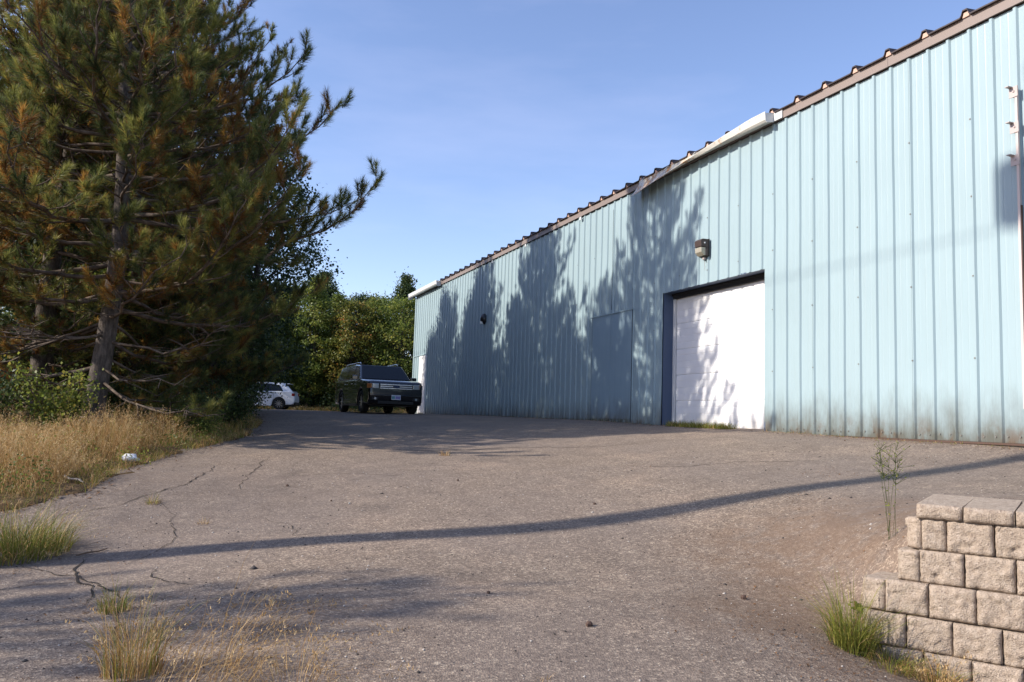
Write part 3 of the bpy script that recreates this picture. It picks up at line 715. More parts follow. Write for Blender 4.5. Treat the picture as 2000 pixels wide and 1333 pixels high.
def pine(base, H, prof, seed, K=46, nl=.125, wd=.0065, dens=1.0, h0=.7, r0=.21, dead_below=2.3, lean=(.0,.0), special=(), label='', step=.40, group=None, tw=.19, bl=(.10,.22)):
    r = np.random.default_rng(seed); hs, rs = zip(*prof)
    root = thing('pine_tree', base, 0, label, 'pine tree', group)
    def tr(h): return np.array([lean[0]*h + .10*math.sin(h*.7+seed), lean[1]*h + .08*math.cos(h*.6+seed), h-.15])
    nseg = 26; hh = np.linspace(0, H, nseg+1); tp = [Vector(tr(h)) for h in hh]
    rad = [r0*((1-h/H)**.75)+.015 + (.10*math.exp(-h*2.5)) for h in hh]
    mb = MB(); mb.smooth = True; mb.tube(tp, rad, 12); mb.build('trunk', M['bark'], root)
    SP0, SP1, SR0, SR1 = [], [], [], []; tpos, tdir, told = [], [], []
    def seg(a, b, ra, rb): SP0.append(a); SP1.append(b); SR0.append(ra); SR1.append(rb)
    limbs = []; h = h0
    while h < H-.35:
        k = r.integers(3, 6); a0 = r.uniform(0, 6.28)
        for q in range(k): limbs.append((h+r.uniform(-.12,.12), a0+q*6.283/k+r.normal(0,.25), None, None))
        h += step*r.uniform(.8, 1.2)*(1.25 if h < 5 else .9)
    limbs += list(special)
    for (h, az, Lf, elf) in limbs:
        fr = h/H; R = float(np.interp(h, hs, rs)); L_ = Lf or R*r.uniform(.55, 1.18)
        el = elf if elf is not None else math.radians(-4 + 52*fr**1.5 + r.normal(0, 6))
        bare = h < dead_below and r.random() < .55 and Lf is None
        curve = r.uniform(.05, .22)*(1 if not bare else -.6); n = 9; o = tr(h); pts = []
        wob = r.uniform(0, 6.28)
        if Lf: curve = .15; wob = 0.
        for i in range(n+1):
            u = i/n; aa = az + .22*math.sin(u*3+wob)*u
            jt = r.normal(0, .022, 3)*L_*u*(1 if 0 < i < n else 0)
            pts.append(o + jt + np.array([math.cos(aa)*L_*u*math.cos(el), math.sin(aa)*L_*u*math.cos(el), L_*(u*math.sin(el) - .10*math.sin(u*3.1) + curve*u*u*u)]))
        lr = (.009+.0085*L_)*(1.0 if not bare else .8); 
        for i in range(n): seg(pts[i], pts[i+1], lr*(1-i/n)**.8+.005, lr*(1-(i+1)/n)**.8+.004)
        ns = int(L_/.24*dens)+2
        for q in range(ns):
            u = .22+.78*(q+r.random())/ns if not bare else .3+.7*r.random()
            i = min(n-1, int(u*n)); p = pts[i]+(pts[i+1]-pts[i])*(u*n-i); d = pts[i+1]-pts[i]; d = d/np.linalg.norm(d)
            sgn = 1 if q % 2 else -1; an = sgn*math.radians(r.uniform(30, 68)); c, s_ = math.cos(an), math.sin(an)
            e = np.array([d[0]*c-d[1]*s_, d[0]*s_+d[1]*c, d[2]+r.uniform(-.1,.35)]); e /= np.linalg.norm(e)
            sl = min(1.5, (.22+.42*L_*(1-u)*r.uniform(.55,1.1)+.12))*(.8 if bare else 1)
            m1 = p+e*sl*.5; e2 = e+np.array([0,0,.28 if not bare else -.1]); e2 /= np.linalg.norm(e2); m2 = m1+e2*sl*.5
            sr = .004+.006*sl; seg(p, m1, sr*1.3, sr); seg(m1, m2, sr, .0035)
            if bare:
                if r.random() < .5: seg(m1, m1+np.array([r.normal(0,.2),r.normal(0,.2),r.normal(0,.12)]), .004, .002)
                continue
            inner = u < .42
            if inner and r.random() < .45: continue
            pn = mnoise.noise((pts[i][0]*.9+seed, pts[i][1]*.9, pts[i][2]*1.1))
            po = (.8 if pn > .22 else .15) if inner else (.75 if (pn > .36 or r.random() < .05) else .02)
            tpos.append(m2); tdir.append(e2+np.array([0,0,.35])); told.append(po)
            nt_ = int(sl/tw*dens)
            for w in range(nt_):
                v = (w+.6)/(nt_+.4); b = p+e*sl*min(v,.5)+(e2*sl*(v-.5) if v > .5 else 0)
                a2 = (1 if w % 2 else -1)*math.radians(r.uniform(28, 62)); c, s_ = math.cos(a2), math.sin(a2)
                t_ = np.array([e[0]*c-e[1]*s_, e[0]*s_+e[1]*c, e[2]+r.uniform(.1,.6)]); t_ /= np.linalg.norm(t_)
                tl = r.uniform(.14,.30); q2 = b+t_*tl; seg(b, q2, .0045, .003); tpos.append(q2); tdir.append(t_+np.array([0,0,.3])); told.append(po if r.random() > .12 else .8)
        if not bare:
            d = pts[-1]-pts[-2]; tpos.append(pts[-1]); tdir.append(d/np.linalg.norm(d)+np.array([0,0,.25])); told.append(.05)
    V, F = segs_mesh(SP0, SP1, SR0, SR1, 5); o = obj('branches', np_mesh('branches', V, F, nper=4, smooth=True), M['twig'], root); o['kind'] = 'stuff'
    tpos = np.array(tpos); tdir = np.array(tdir); told = np.array(told); ln = r.uniform(bl[0], bl[1], len(tpos))
    V, F, t1, t2 = needles(tpos, tdir, ln, told, K, nl, wd, seed)
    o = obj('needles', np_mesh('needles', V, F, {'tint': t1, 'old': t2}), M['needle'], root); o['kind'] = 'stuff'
    print('pine', seed, 'tufts', len(tpos), 'tris', len(F)); return root

def leaf_quads(C, sz, seed, tint, up=.35, droop=.0):
    r = np.random.default_rng(seed); N = len(C)
    nrm = r.normal(size=(N, 3)); nrm[:, 2] += up; nrm /= np.linalg.norm(nrm, axis=1)[:, None]
    a = np.cross(nrm, r.normal(size=(N, 3))); a /= np.linalg.norm(a, axis=1)[:, None]; b = np.cross(nrm, a)
    s_ = (sz*r.uniform(.6, 1.25, N))[:, None]
    V = np.stack([C-a*s_*.5, C+b*s_*.34+nrm*s_*.08, C+a*s_*.5, C-b*s_*.34+nrm*s_*.08], 1).reshape(-1, 3)
    return V, np.arange(len(V)).reshape(-1, 4), np.repeat(tint, 4)

def decid_meshes(H, R, nl, lsz, seed, hb=.25, shape='round', ncl=90):
    """trunk with limbs, crown of leaf clumps; returns (trunk mesh, crown mesh)"""
    r = np.random.default_rng(seed)
    SP0, SP1, A0, A1 = [], [], [], []
    def tr(h): return np.array([.12*math.sin(h*.6+seed), .10*math.cos(h*.5+seed*2)-.1, h])
    n = 12
    for i in range(n): SP0.append(tr(H*.92*i/n - (.2 if i == 0 else 0))); SP1.append(tr(H*.92*(i+1)/n)); A0.append(.011*H*(1-i/n)+.012); A1.append(.011*H*(1-(i+1)/n)+.012)
    cl = []
    for k in range(ncl):
        f = r.uniform(0, 1)**.8; h = H*(hb+(1-hb)*f)
        if shape == 'cone': rr = R*(1-f)**.8+.12
        elif shape == 'tall': rr = R*math.sin(math.pi*min(1, (.16+.84*f)))**.7*(1 - .25*f)
        else: rr = R*math.sqrt(max(0, 1-(2*f-.85)**2/1.4))
        rr *= r.uniform(.75, 1.12); az = r.uniform(0, 6.283); q = rr*math.sqrt(r.uniform(.12, 1))
        c = tr(h)+np.array([math.cos(az)*q, math.sin(az)*q, 0]); cl.append((c, .16+.20*r.random()))
        if r.random() < .75:
            hs_ = min(H*.88, max(.3, h-q*.8)); m_ = (tr(hs_)+c)/2+np.array([0,0,.1]); SP0 += [tr(hs_), m_]; SP1 += [m_, c]; A0 += [.022, .014]; A1 += [.014, .006]
    per = max(6, nl//ncl); C, T = [], []
    for c, s_ in cl:
        t0 = r.uniform(.1, .85); g = r.normal(size=(per, 3))*np.array([s_, s_, s_*.75])*R/2.2
        C.append(c+g); T.append(np.clip(t0 + r.normal(0, .14, per), 0, 1))
    C = np.concatenate(C); T = np.concatenate(T)
    V, F = segs_mesh(SP0, SP1, A0, A1, 5); tm = np_mesh('trunk', V, F, nper=4, smooth=True)
    V, F, t1 = leaf_quads(C, lsz, seed+5, T); cm = np_mesh('crown', V, F, {'tint': t1}, nper=4)
    return tm, cm

def place_tree(meshes, x, y, z, rz, sc, lm, name, label, cat, group=None, bark='bark'):
    t = thing(name, (x, y, z), rz, label, cat, group)
    for nm, me, m_ in (('trunk', meshes[0], M[bark]), ('crown', meshes[1], lm)):
        o = obj(nm, me, None, t); o.scale = sc
        if len(me.materials) == 0: me.materials.append(m_)
        o.material_slots[0].link = 'OBJECT'; o.material_slots[0].material = m_
        if nm == 'crown': o['kind'] = 'stuff'
    return t

def grass(name, X, Y, Hh, lean, wd, green, seed, heads=.0, material=None, Z=None, az=None, spread=0):
    """blades rooted at X,Y; green = probability of a green blade"""
    r = np.random.default_rng(seed); N = len(X); Z = ground_z(X, Y) if Z is None else Z
    az = r.uniform(0, 6.283, N) if az is None else az; D = np.stack([np.cos(az), np.sin(az)], 1); Hh = Hh*r.uniform(.55, 1.1, N); ln = lean*r.uniform(.1, 1.9, N)
    wa = r.uniform(0, 3.14, N); W_ = np.stack([np.cos(wa), np.sin(wa)], 1); ww = wd*r.uniform(.6, 1.3, N)
    ts = [0, .38, .72, 1.]; P = []
    for t in ts: P.append(np.column_stack([X + D[:,0]*Hh*ln*t**1.9, Y + D[:,1]*Hh*ln*t**1.9, Z-.015 + Hh*(t - .38*ln*t**2.4)]))
    V = []; 
    for k, t in enumerate(ts[:3]):
        w = (ww*(1-.75*t))[:, None]*.5; o_ = np.column_stack([W_*w, np.zeros(N)]); V += [P[k]-o_, P[k]+o_]
    V.append(P[3]); V = np.stack(V, 1); b = (np.arange(N)*7)[:, None]
    F = np.concatenate([b+np.array([[a, c, d]]) for a, c, d in ((0,1,3),(0,3,2),(2,3,5),(2,5,4),(4,5,6))])
    gr = (r.random(N) < green).astype(float); tint = r.random(N)
    V = V.reshape(-1, 3); T = np.repeat(tint, 7); O = np.repeat(gr, 7)
    if heads > 0:
        hi = np.where((r.random(N) < heads) & (gr < .5))[0]; m_ = 9
        t = r.uniform(.72, 1.03, (len(hi), m_)); p2, p3 = P[2][hi][:, None], P[3][hi][:, None]
        q = p2+(p3-p2)*((t-.72)/.28)[..., None] + r.normal(0, .008, (len(hi), m_, 3))*(1.25-t)[..., None]*3
        e = r.normal(size=(len(hi), m_, 3)); e[..., 2] = np.abs(e[..., 2])+.9; e /= np.linalg.norm(e, axis=-1)[..., None]; w = np.cross(e, r.normal(size=e.shape)); w /= np.linalg.norm(w, axis=-1)[..., None]
        sz = .020+.0*t[..., None]; V2 = np.stack([q-w*.0028*1.2, q+w*.0028*1.2, q+e*sz], 2).reshape(-1, 3)
        F = np.concatenate([F, len(V)+np.arange(len(V2)).reshape(-1, 3)]); V = np.concatenate([V, V2]); T = np.concatenate([T, np.clip(np.repeat(np.repeat(tint[hi], m_)+.25, 3), 0, 1)]); O = np.concatenate([O, np.zeros(len(V2))])
    return obj(name, np_mesh(name, V, F, {'tint': T, 'old': O}), material or M['dry'])

FILL = []
# ------------------------------------------------------------------ pines beside the yard
def on_sn(s, n): v = SN(s, n); return v.x, v.y, gz(v.x, v.y)
PA = (-7.37, 14.5); zA = gz(*PA)
pine((PA[0], PA[1], zA), 12.6, [(0,2.4),(1.5,3.2),(3,3.7),(4.5,3.6),(6,3.3),(7.5,2.7),(9,2.25),(10.5,1.7),(12.6,.4)], 5, K=160, nl=.165, wd=.0066, dens=1.08, tw=.30, bl=(.18,.36), lean=(.016,.0), r0=.165, step=.33,
     special=[(3.55, -.04, 4.7, math.radians(9)), (4.9, -.02, 4.0, math.radians(14)), (6.1, .0, 3.4, math.radians(15)), (4.2, -.45, 4.0, math.radians(13)), (3.3, 3.3, 4.6, .05), (2.2, 3.0, 3.8, -.06), (2.5,.5,3.9,.06)], label='tall pine tree with orange inner needles standing at the left verge', dead_below=2.6)
g_ = 'dark pines behind the first'
for (s_, n_, H_p, prof_, sd_, K_, nl_, wd_, dn_, lab) in (
  (22.4,-1.4,12.9,[(0,3.0),(2,3.8),(4,4.4),(6,4.1),(8,3.1),(10,2.0),(12.9,.35)],8,52,.165,.0125,1.3,'second dark pine tree close behind the tall pine'),
  (18.6,-2.8,10.6,[(0,2.8),(2,3.4),(4,3.4),(6,2.8),(8,1.9),(10.6,.3)],9,44,.16,.0125,1.3,'shorter dark pine tucked between the tall pine and the second one'),
  (26.9,-2.0,12.0,[(0,2.8),(1.5,3.6),(3,4.0),(5,3.8),(7,3.0),(9,2.0),(12.0,.3)],13,32,.165,.0155,1.1,'third pine tree deepest in the row, half hidden by the others'),
  (31.0,-3.0,12.0,[(0,2.8),(1.5,3.5),(3,3.8),(5,3.5),(7,2.7),(9,1.8),(12.0,.3)],17,28,.17,.017,1.0,'last dark pine of the row before the verge bends away')):
    x, y, z = on_sn(s_, n_)
    pine((x, y, z), H_p, prof_, sd_, K=K_, nl=nl_, wd=wd_, dens=dn_, h0=.45, dead_below=.0, step=.36, label=lab, group=g_)
pine((-13.5, 2.0, gz(-13.5, 2.0)), 8.2, [(0,1.6),(2,2.3),(4,2.4),(6,1.9),(8.3,.3)], 21, K=34, nl=.15, wd=.012, dens=.8, label='smaller pine standing out of view to the left of the yard', r0=.12)

fill = decid_meshes(10.6, 3.0, 22000, .15, 43, .06, 'tall', 230)
for (s_, n_, rz_, sc_, lab) in ((24.4,-2.6,.3,1.0,'dense dark leafy tree between the second and third pines'),(28.9,-3.0,1.3,1.04,'dense dark leafy tree between the last two pines'),(20.6,-3.4,2.2,.93,'dense dark leafy tree just past the short pine'),(33.2,-1.2,3.2,.86,'dense dark leafy tree where the yard widens')):
    FILL.append((s_, n_, rz_, sc_, lab))
# birch and poplar that rise between the pines and the yard
bt = decid_meshes(9.6, 2.3, 23000, .115, 31, .12, 'tall', 210)
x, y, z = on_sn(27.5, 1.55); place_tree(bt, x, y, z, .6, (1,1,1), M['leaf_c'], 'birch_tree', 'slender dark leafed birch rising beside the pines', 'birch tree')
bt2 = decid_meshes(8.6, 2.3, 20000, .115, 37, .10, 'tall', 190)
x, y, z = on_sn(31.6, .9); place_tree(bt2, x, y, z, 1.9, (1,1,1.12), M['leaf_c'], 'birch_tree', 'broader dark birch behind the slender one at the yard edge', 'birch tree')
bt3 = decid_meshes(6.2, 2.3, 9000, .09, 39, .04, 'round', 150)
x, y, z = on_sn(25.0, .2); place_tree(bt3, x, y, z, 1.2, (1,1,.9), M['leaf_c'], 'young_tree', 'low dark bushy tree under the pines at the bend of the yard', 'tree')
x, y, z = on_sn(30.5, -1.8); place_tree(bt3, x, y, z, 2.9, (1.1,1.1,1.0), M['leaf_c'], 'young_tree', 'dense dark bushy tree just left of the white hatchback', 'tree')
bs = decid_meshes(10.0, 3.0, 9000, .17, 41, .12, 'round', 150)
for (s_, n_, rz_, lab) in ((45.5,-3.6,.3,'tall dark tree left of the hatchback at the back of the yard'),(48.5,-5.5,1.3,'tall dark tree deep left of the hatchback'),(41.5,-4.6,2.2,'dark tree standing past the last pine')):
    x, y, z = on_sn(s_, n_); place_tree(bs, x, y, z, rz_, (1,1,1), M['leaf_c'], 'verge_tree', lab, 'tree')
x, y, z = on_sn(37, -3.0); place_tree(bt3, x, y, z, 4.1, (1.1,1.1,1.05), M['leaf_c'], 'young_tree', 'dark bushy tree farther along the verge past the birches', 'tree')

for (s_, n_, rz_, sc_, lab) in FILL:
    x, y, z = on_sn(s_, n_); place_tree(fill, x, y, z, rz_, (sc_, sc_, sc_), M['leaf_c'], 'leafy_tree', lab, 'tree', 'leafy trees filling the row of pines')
# woods beyond the yard
far_pool = [decid_meshes(9.0, 2.4, 17000, .17, 51, .08, 'round', 210), decid_meshes(9.6, 2.0, 16000, .16, 52, .06, 'tall', 210), decid_meshes(8.6, 2.6, 17000, .17, 53, .06, 'round', 200), decid_meshes(9.4, 1.7, 14000, .15, 54, .05, 'cone', 220)]
LM = {'a': M['leaf_a'], 'b': M['leaf_b'], 'c': M['leaf_c']}
woods = [ # x, y, pool, scale, material, label
 (-3.6,49.5,1,.86,'a','green tree touching the far corner of the warehouse'),
 (-5.4,52.0,3,1.0,'a','narrow pointed tree just left of the far warehouse corner'),
 (-6.9,50.2,2,.98,'a','rounded light green tree behind the parked dark wagon'),
 (-8.6,52.5,0,.97,'a','pale green tree over the roof of the dark wagon'),
 (-9.9,50.3,2,.90,'b','tree turning yellow and orange above the dark wagon'),
 (-11.4,52.8,3,1.02,'a','dark spire shaped tree left of the turning orange tree'),
 (-12.3,50.0,1,.95,'a','bright green tree whose top stands highest beside the pines'),
 (-14.2,51.5,0,1.04,'a','broad green tree above the white hatchback'),
 (-15.6,49.5,2,.90,'a','dark tree right behind the white hatchback'),
 (-17.8,51.5,0,1.0,'a','green tree hidden behind the pine branches'),
 (-20.5,50.5,1,1.0,'b','yellowing tree seen through the pine branches'),
 (-7.6,56.5,1,1.08,'c','dark tree in the second row behind the pale green tree'),
 (-10.6,57.0,0,1.10,'c','dark tree in the second row behind the orange tree'),
 (-13.2,56.5,1,1.12,'c','dark tree in the second row above the hatchback'),
 (-16.5,57.0,0,1.08,'c','dark tree in the second row left of the hatchback'),
 (-4.3,57.0,3,1.15,'c','dark spire in the second row by the warehouse corner'),
 (-24,50,0,1.0,'c','far left tree of the woods edge'),(-28,49,2,1.1,'a','outermost tree of the woods at left'),
 (1.5,50,0,.9,'a','tree standing behind the warehouse end'),(5.5,51.5,2,.9,'c','tree hidden behind the warehouse roof'),
 (-22,57,1,1.1,'c','second row tree at the far left of the woods')]
for i, (x, y, k, sc, lm, lab) in enumerate(woods):
    place_tree(far_pool[k], x, y, gz(x, y)-.05, i*1.7, (sc*rnd.uniform(.8,1.0), sc*rnd.uniform(.8,1.0), sc*rnd.uniform(.74,.93)), LM[lm], 'woodland_tree', lab, 'tree', 'trees at the edge of the woods')
# undergrowth at the woods edge and behind it
def brush(name, pts, hgt, n, sz, seed, lm, label=None):
    r = np.random.default_rng(seed); C = []; T = []
    for (x, y, rr, hh) in pts:
        z = gz(x, y); m_ = int(n*rr*rr*hh); a = r.uniform(0, 6.28, m_); q = rr*np.sqrt(r.random(m_)); zz = hh*r.random(m_)**.75*np.sqrt(np.clip(1.05-(q/rr)**2, 0, 1))
        C.append(np.column_stack([x+q*np.cos(a), y+q*np.sin(a), z+zz])); T.append(np.clip(r.uniform(.15,.8)+r.normal(0,.16,m_), 0, 1))
    V, F, t1 = leaf_quads(np.concatenate(C), sz, seed+1, np.concatenate(T)); o = obj(name, np_mesh(name, V, F, {'tint': t1}, nper=4), lm); o['kind'] = 'stuff'; return o
r_ = random.Random(5)
brush('undergrowth', [(x+r_.uniform(-.6,.6), 48.6+r_.uniform(-.6,2.2), r_.uniform(1.2,2.0), r_.uniform(1.0,2.6)) for x in np.arange(-30, 2, 1.5)], 1, 260, .13, 61, M['leaf_c'])
brush('undergrowth', [(x+r_.uniform(-.6,.6), 55+r_.uniform(-.6,6), r_.uniform(2.0,3.0), r_.uniform(3.0,5.6)) for x in np.arange(-36, 6, 1.7)], 1, 130, .24, 62, M['leaf_c'])
o = grass('dry_grass', *(lambda a, b: (a, b))(rng.uniform(-22, -5.5, 5000), rng.uniform(47.2, 49.5, 5000)), .38, .5, .02, .35, 71, .2); o['kind'] = 'stuff'

# lighter trees and shrubs seen through the pine on the left
lp = [decid_meshes(5.6, 2.0, 8000, .11, 81, .04, 'round', 110), decid_meshes(6.2, 1.6, 7500, .10, 82, .03, 'tall', 110)]
for i, (x, y, k, sc, lm, lab) in enumerate([
 (-14.5,24.0,0,1.0,'a','light green tree glimpsed behind the left side of the tall pine'),(-17.5,25.5,1,1.0,'b','orange tinged tree low behind the pine at the left edge'),
 (-12.2,23.0,1,.85,'b','yellowing tree directly behind the trunk of the tall pine'),(-20.0,27.0,0,1.05,'a','green tree at the far left behind the pine boughs'),
 (-16.0,29.5,1,1.1,'c','dark green tree deeper behind the tall pine'),(-10.5,21.0,0,.72,'a','low green tree between the first two pines'),(-23.0,30.0,0,1.2,'c','dark tree farthest left behind the boughs')]):
    place_tree(lp[k], x, y, gz(x, y), i*2.1, (sc, sc, sc), LM[lm], 'background_tree', lab, 'tree', 'trees behind the tall pine')

o = brush('verge_weeds', [(-5.6+.5*math.sin(k*2.1), 8.4+k*.42, .16+.12*(k % 3), .16+.12*((k*7) % 4)) for k in range(17)]+[(-7.0+.7*math.sin(k*1.3), 9.0+k*.45, .35, .5) for k in range(10)]+[(-5.35+.15*math.sin(k*3.7), 8.9+k*.36, .15, .10) for k in range(22)], 1, 5200, .035, 63, M['leaf_a'])
# shrubs at the foot of the pines
def shrub(x, y, rr, hh, n, sz, seed, lm, label):
    r = np.random.default_rng(seed); z = gz(x, y); st = []; C = []; T = []
    t = thing('shrub', (x, y, z), 0, label, 'shrub')
    P0, P1 = [], []
    for k in range(16):
        a = r.uniform(0, 6.28); q = rr*r.uniform(.3, 1); top = np.array([q*math.cos(a), q*math.sin(a), hh*r.uniform(.55, 1)]); mid = top*np.array([.45,.45,.55]); P0 += [np.array([.05*math.cos(a),.05*math.sin(a),-.03]), mid]; P1 += [mid, top]
        m_ = n//16; u = r.uniform(.25, 1, m_)[:, None]; C.append(top*u*np.array([1,1,1])*np.column_stack([u[:,0]*.5+.5]*2+[np.ones(m_)])+r.normal(0, .07+.05*rr, (m_, 3))); T.append(np.clip(r.uniform(.2,.9)+r.normal(0,.15,m_),0,1))
    V, F = segs_mesh(P0, P1, [.006]*len(P0), [.003]*len(P0), 4); obj('stems', np_mesh('stems', V, F, nper=4), M['twig'], t)['kind'] = 'stuff'
    C = np.concatenate(C); C[:, 2] = np.maximum(C[:, 2], .02); V, F, t1 = leaf_quads(C, sz, seed+1, np.concatenate(T)); o = obj('leaves', np_mesh('leaves', V, F, {'tint': t1}, nper=4), lm, t); o['kind'] = 'stuff'
shrub(-7.3,13.3,.8,1.25,2600,.065,91,M['leaf_a'],'leafy green shrub growing against the foot of the tall pine')
shrub(-8.3,13.0,.7,1.2,2200,.06,92,M['leaf_c'],'leafy shrub left of the pine trunk above the golden grass')
shrub(-5.75,15.2,.55,.55,2200,.04,93,M['leaf_a'],'low feathery green bush at the edge of the asphalt')
shrub(-6.6,16.6,.9,.9,2600,.06,94,M['leaf_c'],'dark green bush behind the low feathery one')
shrub(-6.2,18.6,.9,1.0,2400,.06,95,M['leaf_c'],'dark shrub under the second pine beside the yard')
shrub(-7.0,21.5,1.1,1.3,2600,.07,96,M['leaf_c'],'large dark shrub where the verge turns the corner')
shrub(-9.6,14.0,.9,1.1,2400,.07,97,M['leaf_b'],'yellow green shrub at the left edge below the dead limbs')
shrub(-11.0,16.5,1.3,1.7,3000,.08,98,M['leaf_b'],'tall ochre shrub behind the dead limbs')
shrub(-8.6,17.6,1.1,1.3,2600,.07,99,M['leaf_c'],'dark shrub straight behind the pine trunk')

# ------------------------------------------------------------------ grasses and weeds
def edge_pts(n, seed, y0, y1, d0, d1, bias=1.):
    r = np.random.default_rng(seed); X, Y = [], []
    while len(X) < n:
        x = r.uniform(-11, -3.5, 4000); y = r.uniform(y0, y1, 4000); d = sdist(x, y, EDGE)
        cl = vnoise(x, y, 1.3, seed) ; k = (d > d0) & (d < d1) & (r.random(4000) < np.clip(.65+1.6*cl, .08, 1)); X += list(x[k]); Y += list(y[k])
    return np.array(X[:n]), np.array(Y[:n])
X, Y = edge_pts(15000, 101, 7.9, 13.6, .22, 3.6); hh = .56+.36*vnoise(X, Y, .9, 3); hh *= 1.15*np.clip(sdist(X, Y, EDGE)/.6, .35, 1)
o = grass('golden_grass', X, Y, hh, .45, .0062, .10, 102, .6); o['kind'] = 'stuff'
X, Y = edge_pts(16000, 103, 7.0, 20, -.12, 1.3); o = grass('short_verge_grass', X, Y, np.full(len(X), .19), .9, .007, .4, 104); o['kind'] = 'stuff'
X, Y = edge_pts(5000, 105, 13, 21, .1, 3.5); o = grass('green_verge_grass', X, Y, np.full(len(X), .34), .6, .009, .65, 106, .1); o['kind'] = 'stuff'

def tuft(x, y, n, rad, h, lean, wd, green, seed, label, heads=0., az=None, name='grass_tuft'):
    r = np.random.default_rng(seed); a = r.uniform(0, 6.28, n); q = rad*np.sqrt(r.random(n)); X = q*np.cos(a); Y = q*np.sin(a)
    Z = ground_z(x+X, y+Y)-gz(x, y); hh = h*(1-.35*(q/rad)**2)*np.clip(r.lognormal(-.12,.32,n),.3,1.35); aa = a+r.normal(0, .7, n) if az is None else az+r.normal(0, .8, n)
    o = grass(name, X, Y, hh, lean, wd, green, seed+1, heads, Z=Z, az=aa); o.location = (x, y, gz(x, y)); return tag(o, label, 'grass')
tuft(-4.05,6.85,1500,.40,.46,.75,.006,.72,201,'big green and straw coloured grass clump at the left edge of the asphalt',.1)
tuft(-3.72,8.64,90,.07,.16,.9,.005,.6,203,'small tuft growing in a crack right of the verge')
tuft(-.96,12.32,60,.08,.15,.8,.006,.1,205,'tiny reddish dry tuft alone in the middle of the asphalt')
tuft(-1.72,3.92,340,.13,.46,.5,.0036,.30,207,'upright clump of orange and green grass at the bottom left of the photo',.15)
tuft(-2.36,5.05,160,.09,.22,.5,.005,.6,209,'narrow olive green tuft beside a crack left of the orange clump')
tuft(-1.36,3.86,170,.24,.58,1.2,.0028,.0,211,'loose dry straw stalks leaning right at the bottom of the photo',.22,.35)
tuft(-1.30,4.55,60,.20,.44,1.6,.0024,.0,213,'fine pale straw spreading low over the asphalt behind the clumps',.15,.3)
tuft(-.98,3.82,170,.2,.34,1.3,.0028,.05,215,'short dry straw tuft at the bottom edge right of the leaning stalks',.15)
tuft(-1.50,5.12,70,.14,.11,1.6,.003,.0,217,'flattened patch of bleached dry grass in the shade dapples',.2)
tuft(-1.15,5.0,40,.10,.10,1.6,.003,.0,219,'second smaller bleached patch right of the flattened one',.2)
tuft(-1.95,4.45,160,.16,.16,1.0,.0035,.1,231,'low rusty dry grass between the green tuft and the orange clump',.2)
tuft(2.04,4.88,620,.12,.46,.6,.0045,.9,221,'lush yellow green grass tuft at the foot of the block wall')
tuft(2.2,4.74,300,.13,.20,1.0,.004,.7,223,'low grass straggling from the lush tuft along the wall foot')
tuft(2.42,4.62,330,.13,.20,.75,.004,.35,225,'half dry tuft at the base of the lowest visible blocks',.2)
tuft(.2,3.92,30,.06,.07,.9,.004,.2,227,'tiny dry sprig near the bottom middle')
tuft(-2.9,7.9,50,.05,.10,.9,.004,.1,229,'tiny dry sprig in the crack above the long shadow')
r = np.random.default_rng(301); v = [SN(s_, n_) for s_, n_ in zip(r.uniform(12.1, 14.2, 1700), 8.98+r.normal(0, .06, 1700))]
X = np.array([q.x for q in v]); Y = np.array([q.y for q in v])
o = grass('threshold_grass', X, Y, np.full(1700, .17), .6, .007, .85, 302); o['kind'] = 'stuff'; o['label'] = 'strip of green grass along the sill of the white garage door'
v = [SN(s_, n_) for s_, n_ in zip(np.concatenate([r.uniform(6, 11.2, 500), r.uniform(14.6, 30, 900)]), 8.93+r.normal(0, .05, 1400))]
X = np.array([q.x for q in v]); Y = np.array([q.y for q in v]); o = grass('wall_foot_weeds', X, Y, np.full(1400, .06), .9, .007, .6, 303); o['kind'] = 'stuff'

# tall thin weed and a small leafy plant beside the block wall
t = thing('weed', (2.62, 5.62, gz(2.62, 5.62)), 0, 'tall thin flowering weed standing behind the left end of the block wall', 'weed')
r = np.random.default_rng(401); P0, P1, C = [], [], []
for k in range(7):
    a = r.uniform(0, 6.28); p = np.array([r.normal(0,.02), r.normal(0,.02), -.02]); hgt = r.uniform(.35, .62); d = np.array([.10*math.cos(a), .10*math.sin(a), 1.])
    for i in range(7):
        q = p+d*hgt/7+np.append(r.normal(0,.004,2), 0); P0.append(p); P1.append(q); p = q
        for j in range(3): C.append(q+r.normal(0,.012,3))
        if i > 3:
            for j in range(4):
                b = np.array([r.normal(0,.05), r.normal(0,.05), r.uniform(.02,.07)]); P0.append(q); P1.append(q+b); C += [q+b+r.normal(0,.006,3) for _ in range(3)]
V, F = segs_mesh(P0, P1, [.0014]*len(P0), [.0010]*len(P0), 4); obj('stems', np_mesh('stems', V, F, nper=4), M['leaf_a'], t)
V, F, t1 = leaf_quads(np.array(C)[::2], .014, 402, np.clip(r.normal(.75,.2,len(C[::2])),0,1)); obj('leaves', np_mesh('leaves', V, F, {'tint': t1}, nper=4), M['leaf_a'], t)['kind'] = 'stuff'
C = np.column_stack([r.normal(0,.045,90), r.normal(0,.045,90), np.abs(r.normal(.04,.02,90))]); V, F, t1 = leaf_quads(C, .045, 404, np.clip(r.normal(.6,.2,90),0,1), 1.)
o = obj('leafy_weed', np_mesh('leafy_weed', V, F, {'tint': t1}, nper=4), M['leaf_a'], None, (2.30, 5.22, gz(2.30, 5.22))); tag(o, 'small broad leaved weed on the step of the block wall', 'weed', kind='stuff')

